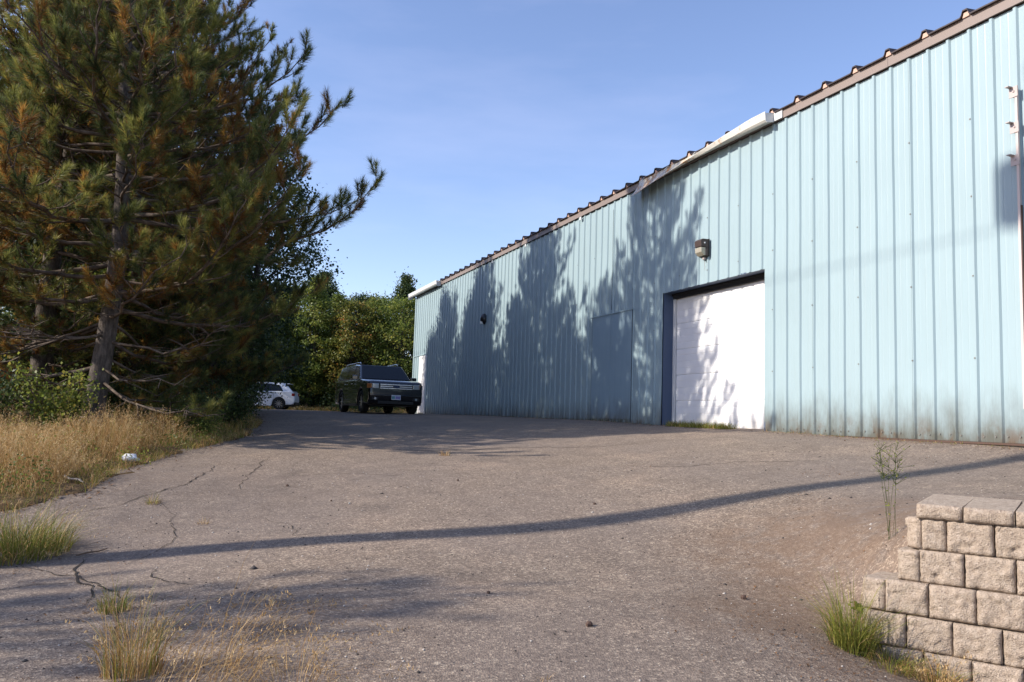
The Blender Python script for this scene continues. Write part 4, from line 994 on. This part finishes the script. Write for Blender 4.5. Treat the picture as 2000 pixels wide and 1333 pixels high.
# litter: needles, leaves, crumbs of stone
def litter(name, X, Y, size, seed, material, lift=.004):
    r = np.random.default_rng(seed); N = len(X); a = r.uniform(0, 6.28, N); l_ = size*r.uniform(.5, 1.4, N); w = l_*r.uniform(.12, .5, N); Z = ground_z(X, Y)+lift
    d = np.stack([np.cos(a), np.sin(a)], 1); e = np.stack([-d[:,1], d[:,0]], 1); up = r.uniform(0, .35, N)*l_
    V = np.stack([np.column_stack([X-d[:,0]*l_/2, Y-d[:,1]*l_/2, Z]), np.column_stack([X+e[:,0]*w/2, Y+e[:,1]*w/2, Z+up*.4]), np.column_stack([X+d[:,0]*l_/2, Y+d[:,1]*l_/2, Z+up]), np.column_stack([X-e[:,0]*w/2, Y-e[:,1]*w/2, Z+up*.4])], 1).reshape(-1, 3)
    o = obj(name, np_mesh(name, V, np.arange(len(V)).reshape(-1, 4), {'tint': np.repeat(r.random(N), 4)}, nper=4), material); o['kind'] = 'stuff'; return o
r = np.random.default_rng(501); x = r.uniform(-12, -3, 60000); y = r.uniform(7, 24, 60000); d = sdist(x, y, EDGE); n_ = vnoise(x, y, 1.6, 2)
k = (d > -.5) & (d < 3) & (r.random(60000) < np.clip(.55+1.5*n_, 0, 1)*np.where(d < 0, np.exp(d*5), .7)); litter('needle_litter', x[k], y[k], .055, 502, M['litter'])
C_ = [(2.81,7.82,.22,260),(3.53,9.12,.25,200),(1.67,10.34,.3,160),(2.1,5.9,.5,260),(1.75,4.6,.35,420),(-4.71,8.6,.25,300),(-4.3,7.6,.4,300),(-1.2,4.9,.4,120),(-3.6,6.5,.35,260),(-2.4,5.1,.25,200),(-1.7,3.9,.3,260),(5.2,9.6,.6,160),(2.3,4.3,.5,300)]
x = np.concatenate([r.normal(c[0], c[2], c[3]) for c in C_]); y = np.concatenate([r.normal(c[1], c[2], c[3]) for c in C_]); litter('leaf_litter', x, y, .022, 503, M['litter'])
v = [SN(s_, n_) for s_, n_ in zip(r.uniform(6, 33, 2600), 8.9-np.abs(r.normal(0, .12, 2600)))]; litter('leaf_litter', np.array([q.x for q in v]), np.array([q.y for q in v]), .030, 504, M['litter'])
def crumbs(name, N, size, seed, material, area):
    r = np.random.default_rng(seed); X = r.uniform(area[0], area[1], N); Y = area[2]+(area[3]-area[2])*r.random(N)**1.3; k = sdist(X, Y, EDGE) < -.1; X, Y = X[k], Y[k]; N = len(X)
    Z = ground_z(X, Y); O = np.array([(1,0,0),(-1,0,0),(0,1,0),(0,-1,0),(0,0,1),(0,0,-.6)], float); s_ = size*r.lognormal(0, .45, N)
    V = np.stack([X, Y, Z+.001], 1)[:, None]+O[None]*s_[:, None, None]*r.uniform(.5, 1.2, (N, 6, 1))*np.array([1,1,.7]); T_ = np.array([(0,2,4),(2,1,4),(1,3,4),(3,0,4),(2,0,5),(1,2,5),(3,1,5),(0,3,5)])
    F = (np.arange(N)[:, None, None]*6+T_[None]).reshape(-1, 3); o = obj(name, np_mesh(name, V.reshape(-1, 3), F), material); o['kind'] = 'stuff'
crumbs('gravel_crumbs', 2600, .0048, 511, mat('pale_stone', (.42,.38,.34), .9), (-5,6.5,3.2,11))
crumbs('gravel_crumbs', 2600, .0058, 512, mat('dark_stone', (.05,.042,.038), .9), (-5,6.5,3.2,12))
for i, (x, y, s_) in enumerate([(-4.0,7.1,.03),(.49,4.72,.022),(1.62,5.6,.022),(-.1,5.4,.014),(-2.6,9.7,.02),(-.6,9.9,.015),(.9,8.4,.016),(-1.9,8.9,.013)]):
    mb = MB(); r2 = random.Random(i); c = [(math.cos(a)*s_*r2.uniform(.7,1.1), math.sin(a)*s_*r2.uniform(.7,1.1), z*s_) for z, kk in ((.0,1),(.7,1),(1.3,.6)) for a in [j*1.047 for j in range(6)]]
    c = [(a*(1 if q < 12 else .55), b*(1 if q < 12 else .55), z) for q, (a, b, z) in enumerate(c)]
    mb.add(c, [(j, (j+1) % 6, 6+(j+1) % 6, 6+j) for j in range(6)]+[(6+j, 6+(j+1) % 6, 12+(j+1) % 6, 12+j) for j in range(6)]+[tuple(range(12, 18))])
    o = mb.build('pine_cone', mat('cone_brown', (.07,.04,.028), .9), None, (x, y, gz(x, y)-.002), (0, 0, i)); tag(o, ['dark pine cone beside the big green clump','pine cone on bare asphalt at the bottom middle','pine cone on the rusty patch left of the block wall','tiny cone scrap in the middle foreground','small cone scrap near the left crack','small cone scrap above the long shadow','cone scrap right of centre above the shadow','small cone scrap left of centre above the shadow'][i], 'pine cone', 'pine cones lying on the asphalt')
# crumpled white scrap at the verge and two sticks
mb = MB(); mb.smooth = True; vs = []
for i in range(7):
    for j in range(10):
        a, b = math.pi*i/6, 2*math.pi*j/10; p = Vector((math.sin(a)*math.cos(b)*.13, math.sin(a)*math.sin(b)*.09, math.cos(a)*.06+.045)); k_ = 1+.35*mnoise.noise(p*22); vs.append(p*k_)
mb.add(vs, [(i*10+j, (i+1)*10+j, (i+1)*10+(j+1) % 10, i*10+(j+1) % 10) for i in range(6) for j in range(10)])
o = mb.build('crumpled_bag', mat('white_plastic', (.78,.78,.80), .45), None, (-5.28, 11.45, gz(-5.28, 11.45)+.03)); tag(o, 'crumpled white scrap lying at the verge below the golden grass', 'litter')
mb = MB(); mb.tube([(-.18,.12,.06),(-.05,.02,.03),(.1,-.06,.035),(.2,-.16,.012)], [.012,.014,.012,.006], 6); o = mb.build('stick', mat('pale_wood', (.38,.33,.29), .8), None, (-5.0, 9.45, gz(-5.0, 9.45)+.03)); tag(o, 'bleached broken stick at the edge of the golden grass', 'stick')
mb = MB(); mb.tube([(-.07,-.12,.008),(-.02,-.04,.02),(.03,.04,.02),(.06,.12,.03)], [.006,.007,.006,.004], 6); o = mb.build('stick', mat('brown_wood', (.13,.075,.045), .85), None, (-3.42, 6.86, gz(-3.42, 6.86))); tag(o, 'short brown stick crossing the long shadow by the green clump', 'stick')

# ------------------------------------------------------------------ utility poles left of the view (the long shadow)
def pole(x, y, H, label, can=True):
    t = thing('utility_pole', (x, y, gz(x, y)), PSI, label, 'utility pole', 'poles of the overhead line')
    mb = MB(); mb.smooth = True; mb.tube([(0,0,-.3),(0,0,H*.5),(0,0,H)], [.20,.175,.14], 14); mb.build('pole', M['bark'], t)
    mb = MB(); mb.box(-1.1, 1.1, -.06, .06, H-.75, H-.62); mb.build('crossarm', M['twig'], t)
    for dx in (-.95,-.4,.4,.95):
        mb = MB(); mb.tube([(dx,0,H-.62),(dx,0,H-.55),(dx,0,H-.48)], [.03,.05,.025], 8); mb.build('insulator', M['wmetal'], t)
    if can:
        mb = MB(); mb.tube([(0,.40,H-1.80),(0,.40,H-1.18)], .24, 16); mb.build('transformer', M['steel_bracket'], t)
        mb = MB(); mb.box(-.04,.04,.12,.3,H-1.6,H-1.4); mb.build('mount', M['steel_bracket'], t)
    return t
pz1 = gz(-11.5, 4.66); p1 = pole(-11.5, 4.66, 16.9-pz1, 'wooden utility pole with a transformer, out of view to the left')
q = SN(8.5+32, -9.03); 
p2_ = pole(q.x, q.y, 16.9-gz(q.x, q.y), 'second wooden utility pole farther along the overhead line', False)
a = Vector((-11.5, 4.66, 15.0)) + SN(.25, 0); b = Vector((q.x, q.y, 15.3))
pts = [a.lerp(b, i/20)+Vector((0, 0, -.12*4*(i/20)*(1-i/20))) for i in range(21)]
mb = MB(); mb.tube(pts, .010, 6); o = mb.build('overhead_cable', mat('cable_black', (.02,.02,.02), .6)); tag(o, 'thick overhead cable slung between the two utility poles', 'cable')

# ------------------------------------------------------------------ vehicles
BLK = mat('black_paint', (.004,.005,.008), .16, 0, .5, .9)
WHT = mat('white_paint', (.72,.74,.77), .3, 0, .5, 1.0)
GLS = mat('car_glass', (.008,.010,.013), .08, 0, .28, 0)
TYR = mat('tyre_rubber', (.018,.018,.018), .85); RIM = mat('alloy', (.62,.63,.65), .28, .85); CHR = mat('chrome', (.80,.81,.83), .32, 1.0)
PLS = mat('black_plastic', (.014,.014,.015), .6); RED = mat('tail_red', (.18,.01,.012), .2, 0, .6, .6); LMP = mat('headlamp', (.42,.46,.48), .08, .3, .8, 1.0)
AMB = mat('amber_lens', (.55,.20,.06), .15, 0, .6, 1.0)
def arc(cy, cz, r, a0, a1, n): return [(cy+r*math.cos(math.radians(a0+(a1-a0)*i/n)), cz+r*math.sin(math.radians(a0+(a1-a0)*i/n))) for i in range(n+1)]
def wheel(root, x, y, r, w, sx, spokes, rimr=.66):
    W_ = bpy.data.objects.new('wheel', None); COL.objects.link(W_); W_.parent = root; W_.location = (x, y, r); 
    prof = [(r*.62,-w/2*.8),(r*.70,-w/2),(r*.93,-w/2*.98),(r,-w/2*.72),(r,w/2*.72),(r*.93,w/2*.98),(r*.70,w/2),(r*.62,w/2*.8)]; n = 36; vs = []
    for j in range(n):
        a = 2*math.pi*j/n
        for rr, xx in prof: vs.append((xx, rr*math.cos(a), rr*math.sin(a)))
    k = len(prof); mb = MB(); mb.smooth = True; mb.add(vs, [(j*k+i, j*k+(i+1) % k, ((j+1) % n)*k+(i+1) % k, ((j+1) % n)*k+i) for j in range(n) for i in range(k)]); mb.build('tyre', TYR, W_)
    mb = MB(); xo = sx*w*.5*.9
    # rim lip, barrel and spokes
    n = 32; vs = []
    for rr, xx in ((r*.70,xo),(r*.66,xo),(r*.63,xo-sx*.02),(r*.62,xo-sx*.14)):
        for j in range(n): a = 2*math.pi*j/n; vs.append((xx, rr*math.cos(a), rr*math.sin(a)))
    mb.add(vs, [(q*n+j, q*n+(j+1) % n, (q+1)*n+(j+1) % n, (q+1)*n+j) for q in range(3) for j in range(n)])
    for s_ in range(spokes):
        a = 2*math.pi*s_/spokes; d = Vector((0, math.cos(a), math.sin(a))); p = Vector((0, -d.z, d.y))
        mb.obox(d*r*.36+Vector((xo-sx*.025,0,0)), (.012,0,0), d*r*.29, p*r*(.055 if spokes > 6 else .085))
    mb.tube([(xo-sx*.05,0,0),(xo-sx*.01,0,0)], r*.13, 14); mb.build('rim', RIM, W_)
    mb = MB(); mb.tube([(xo-sx*.13,0,0),(xo-sx*.11,0,0)], r*.60, 24); mb.build('brake_disc', PLS, W_)
def quadpart(name, pts, material, parent, t=.008, nrm=None):
    """thin solid panel from a planar polygon of 3-D points"""
    P = [Vector(p) for p in pts]; n_ = (P[1]-P[0]).cross(P[-1]-P[0]).normalized()
    if nrm is not None and n_.dot(Vector(nrm)) < 0: n_ = -n_
    mb = MB(); k = len(P); mb.add(P+[p+n_*t for p in P], [tuple(range(k)), tuple(range(2*k-1, k-1, -1))]+[(i, (i+1) % k, k+(i+1) % k, k+i) for i in range(k)])
    return mb.build(name, material, parent)
def body(root, poly, W2, material, taper, bev=.05, name='body'):
    mb = MB(); k = len(poly); vs = []
    for sx in (-1, -.86, .86, 1):
        for (y, z) in poly:
            f = taper(y, z); cr = 1 if abs(sx) < 1 else 1
            vs.append((sx*W2*f, y, z if abs(sx) == 1 else z+(.022 if z > .9 else 0)))
    fs = [tuple(range(k-1, -1, -1)), tuple(range(3*k, 4*k))]
    for q in range(3):
        for i in range(k): fs.append((q*k+i, q*k+(i+1) % k, (q+1)*k+(i+1) % k, (q+1)*k+i))
    mb.add(vs, fs); o = mb.build(name, material, root)
    md = o.modifiers.new('b', 'BEVEL'); md.width = bev; md.segments = 3; md.limit_method = 'ANGLE'; md.angle_limit = math.radians(50)
    me = o.data; me.polygons.foreach_set('use_smooth', [True]*len(me.polygons)); md2 = o.modifiers.new('w', 'WEIGHTED_NORMAL'); return o

# dark boxy wagon parked nose towards the camera
sv = thing('parked_wagon', (-4.78, 28.95, gz(-4.78, 28.95)), math.atan2(-.405, -.914), 'black boxy station wagon parked nose first beside the far end of the warehouse', 'car')
yF, yR, wr = 1.63, -1.36, .37
poly = [(2.42,.27),(2.52,.36),(2.555,.50),(2.555,.70),(2.53,.84),(2.50,.97),(2.40,1.035),(1.95,1.09),(1.32,1.125),(-2.42,1.14),(-2.50,1.10),(-2.555,.85),(-2.57,.55),(-2.52,.36),(-2.45,.29)]
poly += arc(yR, .37, .43, 190, -10, 12)[::1] + [(-.9,.24),(1.15,.24)] + arc(yF, .37, .43, 190, -10, 12)
bd = body(sv, poly, .965, BLK, lambda y, z: (1 - .075*max(0, (y-2.0)/.55)**2 - .04*max(0, (-y-2.1)/.45)**2)*(1-.02*max(0, z-.85)*2), .06)
mb = MB(); mb.box(-.80,.80,-2.3,2.35,.24,.80); mb.build('underbody', PLS, sv)
# cabin
gh = [(1.30,1.12,.90),(.52,1.655,.74),(-.2,1.705,.735),(-2.30,1.68,.735),(-2.50,1.15,.90)]
mb = MB(); k = len(gh); vs = [(sx*w, y, z) for sx in (-1, 1) for y, z, w in gh]; mb.add(vs, [tuple(range(k)), tuple(range(2*k-1, k-1, -1))]+[(i, k+i, k+(i+1) % k, (i+1) % k) for i in range(k)])
cb = mb.build('cabin', BLK, sv, bevel=.05, seg=4)
def lerp3(a, b, t): return tuple(a[i]+(b[i]-a[i])*t for i in range(3))
ws = [(-.84,1.255,1.155),(.84,1.255,1.155),(.695,.565,1.627),(-.695,.565,1.627)]; quadpart('windshield', ws, GLS, sv, .012, (0,1,1))
# dark A pillar reflections: pale dashboard edge and mirror seen through the glass
for sx in (-1, 1):
    side = lambda y, z: (sx*(.90-(z-1.12)*(.16/.555)+.0), y, z)
    for ys in (((1.10,1.17),(.52,1.60),(.20,1.63),(.20,1.17)), ((.14,1.17),(.14,1.63),(-.86,1.63),(-.86,1.17)), ((-.92,1.17),(-.92,1.63),(-2.12,1.62),(-2.25,1.17))):
        quadpart('side_window', [side(y, z) for y, z in ys], GLS, sv, .010, (sx,0,0))
    for y0, y1 in ((1.15,.17),(.15,-.89)):
        mb = MB()
        for zz in (.44,.55,.66,.77): mb.box(*sorted((sx*.958, sx*.970)), y1+.03, y0-.03, zz, zz+.012)
        mb.build('side_groove', PLS, sv)
        mb = MB(); mb.box(*sorted((sx*.966, sx*.990)), y1+.10, y1+.28, .965, .992); mb.build('door_handle', CHR, sv, bevel=.006)
        mb = MB(); mb.box(*sorted((sx*.955, sx*.9655)), y1-.012, y1, .30, 1.12); mb.build('door_gap', M['gap'], sv)
    mb = MB(); mb.box(*sorted((sx*.93, sx*1.14)), .98, 1.09, 1.10, 1.26); mo = mb.build('side_mirror', BLK, sv, bevel=.03, seg=3)
    mb = MB(); mb.box(*sorted((sx*.96, sx*1.12)), .972, .979, 1.12, 1.24); mb.build('mirror_glass', CHR, mo)
    mb = MB(); mb.tube([(sx*.66,.25,1.70),(sx*.66,.15,1.755),(sx*.66,-1.95,1.745),(sx*.66,-2.1,1.69)], .017, 8); mb.build('roof_rail', CHR, sv)
    # lamps
    mb = MB(); mb.box(*sorted((sx*.58, sx*.80)), 2.52, 2.553, .80, .955); mb.build('headlight', LMP, sv, bevel=.012)
    mb = MB(); mb.obox((sx*.865,2.46,.878), (sx*.065,-.05,0), (.03,.05,0), (0,0,.075)); mb.build('turn_signal', AMB, sv, bevel=.01)
    mb = MB(); mb.box(*sorted((sx*.58, sx*.80)), 2.53, 2.562, .42, .52); fo = mb.build('lower_vent', PLS, sv, bevel=.01)
    mb = MB(); mb.tube([(sx*.69,2.555,.47),(sx*.69,2.570,.47)], .038, 14); mb.build('fog_lamp', LMP, fo)
    mb = MB(); mb.box(*sorted((sx*.76, sx*.93)), -2.56, -2.47, .75, 1.05); mb.build('tail_light', RED, sv, bevel=.01)
    mb = MB(); mb.box(*sorted((sx*.90, sx*.972)), -1.0, 1.2, .24, .30); mb.build('rocker', PLS, sv)
    for y in (yF, yR): wheel(sv, sx*.83, y, wr, .235, sx, 8)
gr = (lambda q: (q.box(-.56,.56,2.50,2.545,.775,.965), q.build('grille', PLS, sv, bevel=.01))[1])(MB())
for z in (.792,.853,.914):
    mb = MB(); mb.box(-.545,.545,2.545,2.572,z,z+.033); mb.build('grille_bar', CHR, gr, bevel=.005)
mb = MB(); n = 20; vs = [(.115*math.cos(2*math.pi*i/n), 2.569+d, .866+.046*math.sin(2*math.pi*i/n)) for d in (0,.012) for i in range(n)]
mb.add(vs, [tuple(range(n)), tuple(range(2*n-1, n-1, -1))]+[(i, (i+1) % n, n+(i+1) % n, n+i) for i in range(n)]); mb.build('oval_badge', mat('badge_blue', (.012,.03,.10), .2, 0, .6, 1), gr)
mb = MB(); mb.box(-.60,.60,2.545,2.565,.30,.40); mb.build('lower_grille', PLS, sv, bevel=.006)
mb = MB(); mb.box(-.86,.86,2.50,2.575,.555,.60); mb.build('bumper_strip', BLK, sv, bevel=.012)
pl = (lambda q: (q.box(-.155,.155,2.577,2.585,.44,.60), q.build('licence_plate', mat('plate_white', (.62,.66,.74), .4), sv, bevel=.003))[1])(MB())
mb = MB(); mb.box(-.14,.02,2.5855,2.5875,.47,.56); mb.build('plate_print', mat('plate_violet', (.25,.22,.50), .5), pl)
mb = MB(); mb.box(.04,.14,2.5855,2.5875,.47,.56); mb.build('plate_print', mat('plate_teal', (.12,.30,.32), .5), pl)
for x0, rot in ((-.72,.0),(.02,.0)):
    mb = MB(); mb.tube([(x0,1.24,1.165),(x0+.33,1.20,1.19),(x0+.62,1.12,1.25)], .008, 5); mb.build('wiper', PLS, sv)
mb = MB(); mb.box(-.78,.78,2.36,2.40,1.03,1.05); mb.build('hood_edge', BLK, sv, bevel=.008)
mb = MB(); mb.box(-.70,.70,-2.56,-2.47,1.0,1.06); mb.build('tailgate_trim', CHR, sv)
quadpart('rear_window', [(-.78,-2.46,1.19),(.78,-2.46,1.19),(.68,-2.345,1.60),(-.68,-2.345,1.60)], GLS, sv, .01, (0,-1,0))

# white hatchback, side on
hb = thing('parked_hatchback', (-13.75, 44.2, gz(-13.75, 44.2)), math.atan2(.995, -.10), 'white hatchback parked side on at the woods edge, half hidden by branches', 'car')
yF, yR, wr = 1.30, -1.30, .315
poly = [(2.0,.28),(2.10,.42),(2.10,.62),(2.02,.74),(1.85,.80),(1.1,.93),(-1.9,.99),(-2.03,.93),(-2.10,.70),(-2.12,.50),(-2.06,.34),(-1.95,.28)]
poly += arc(yR, .315, .36, 188, -8, 12) + [(-.85,.20),(.85,.20)] + arc(yF, .315, .36, 188, -8, 12)
body(hb, poly, .89, WHT, lambda y, z: 1 - .10*max(0, (y-1.5)/.6)**2 - .06*max(0, (-y-1.6)/.5)**2, .04)
mb = MB(); mb.box(-.74,.74,-1.95,1.95,.19,.68); mb.build('underbody', PLS, hb)
gh = [(1.15,.92,.83),(.35,1.38,.66),(-.3,1.46,.64),(-1.45,1.43,.62),(-1.62,1.36,.64),(-2.0,.97,.82)]
mb = MB(); k = len(gh); vs = [(sx*w, y, z) for sx in (-1, 1) for y, z, w in gh]; mb.add(vs, [tuple(range(k)), tuple(range(2*k-1, k-1, -1))]+[(i, k+i, k+(i+1) % k, (i+1) % k) for i in range(k)]); mb.build('cabin', WHT, hb, bevel=.03, seg=3)
quadpart('windshield', [(-.78,1.09,.965),(.78,1.09,.965),(.64,.40,1.36),(-.64,.40,1.36)], GLS, hb, .01, (0,1,1))
quadpart('rear_window', [(-.70,-1.985,1.02),(.70,-1.985,1.02),(.56,-1.66,1.34),(-.56,-1.66,1.34)], GLS, hb, .012, (0,-1,.3))
mb = MB(); mb.box(-.58,.58,-1.78,-1.50,1.385,1.42); mb.build('spoiler', WHT, hb, bevel=.01)
for sx in (-1, 1):
    side = lambda y, z: (sx*(.835-(z-.93)*(.185/.5)+.004), y, z)
    quadpart('side_window', [side(y, z) for y, z in ((.98,.975),(.38,1.33),(.12,1.37),(.12,.975))], GLS, hb, .012, (sx,0,0))
    quadpart('side_window', [side(y, z) for y, z in ((.07,.975),(.07,1.375),(-.85,1.375),(-1.30,1.30),(-1.50,.985))], GLS, hb, .012, (sx,0,0))
    for y0, y1 in ((1.0,-.02),(-.04,-1.0)):
        mb = MB(); mb.box(*sorted((sx*.885, sx*.905)), y1+.06, y1+.24, .80, .825); mb.build('door_handle', WHT, hb, bevel=.005)
        mb = MB(); mb.box(*sorted((sx*.882, sx*.8905)), y1-.01, y1, .25, .95); mb.build('door_gap', M['gap'], hb)
    mb = MB(); mb.box(*sorted((sx*.86, sx*1.02)), .82, .93, .93, 1.05); mb.build('side_mirror', WHT, hb, bevel=.03)
    mb = MB(); mb.box(*sorted((sx*.60, sx*.86)), -2.10, -1.95, .74, .90); mb.build('tail_light', RED, hb, bevel=.02)
    mb = MB(); mb.box(*sorted((sx*.55, sx*.82)), 1.92, 2.06, .62, .74); mb.build('headlight', LMP, hb, bevel=.02)
    mb = MB(); mb.box(*sorted((sx*.84, sx*.897)), -.9, .9, .20, .28); mb.build('side_skirt', WHT, hb)
    for y in (yF, yR): wheel(hb, sx*.77, y, wr, .205, sx, 10)
mb = MB(); mb.box(-.6,.6,-2.14,-2.06,.28,.42); mb.build('rear_diffuser', PLS, hb, bevel=.01)
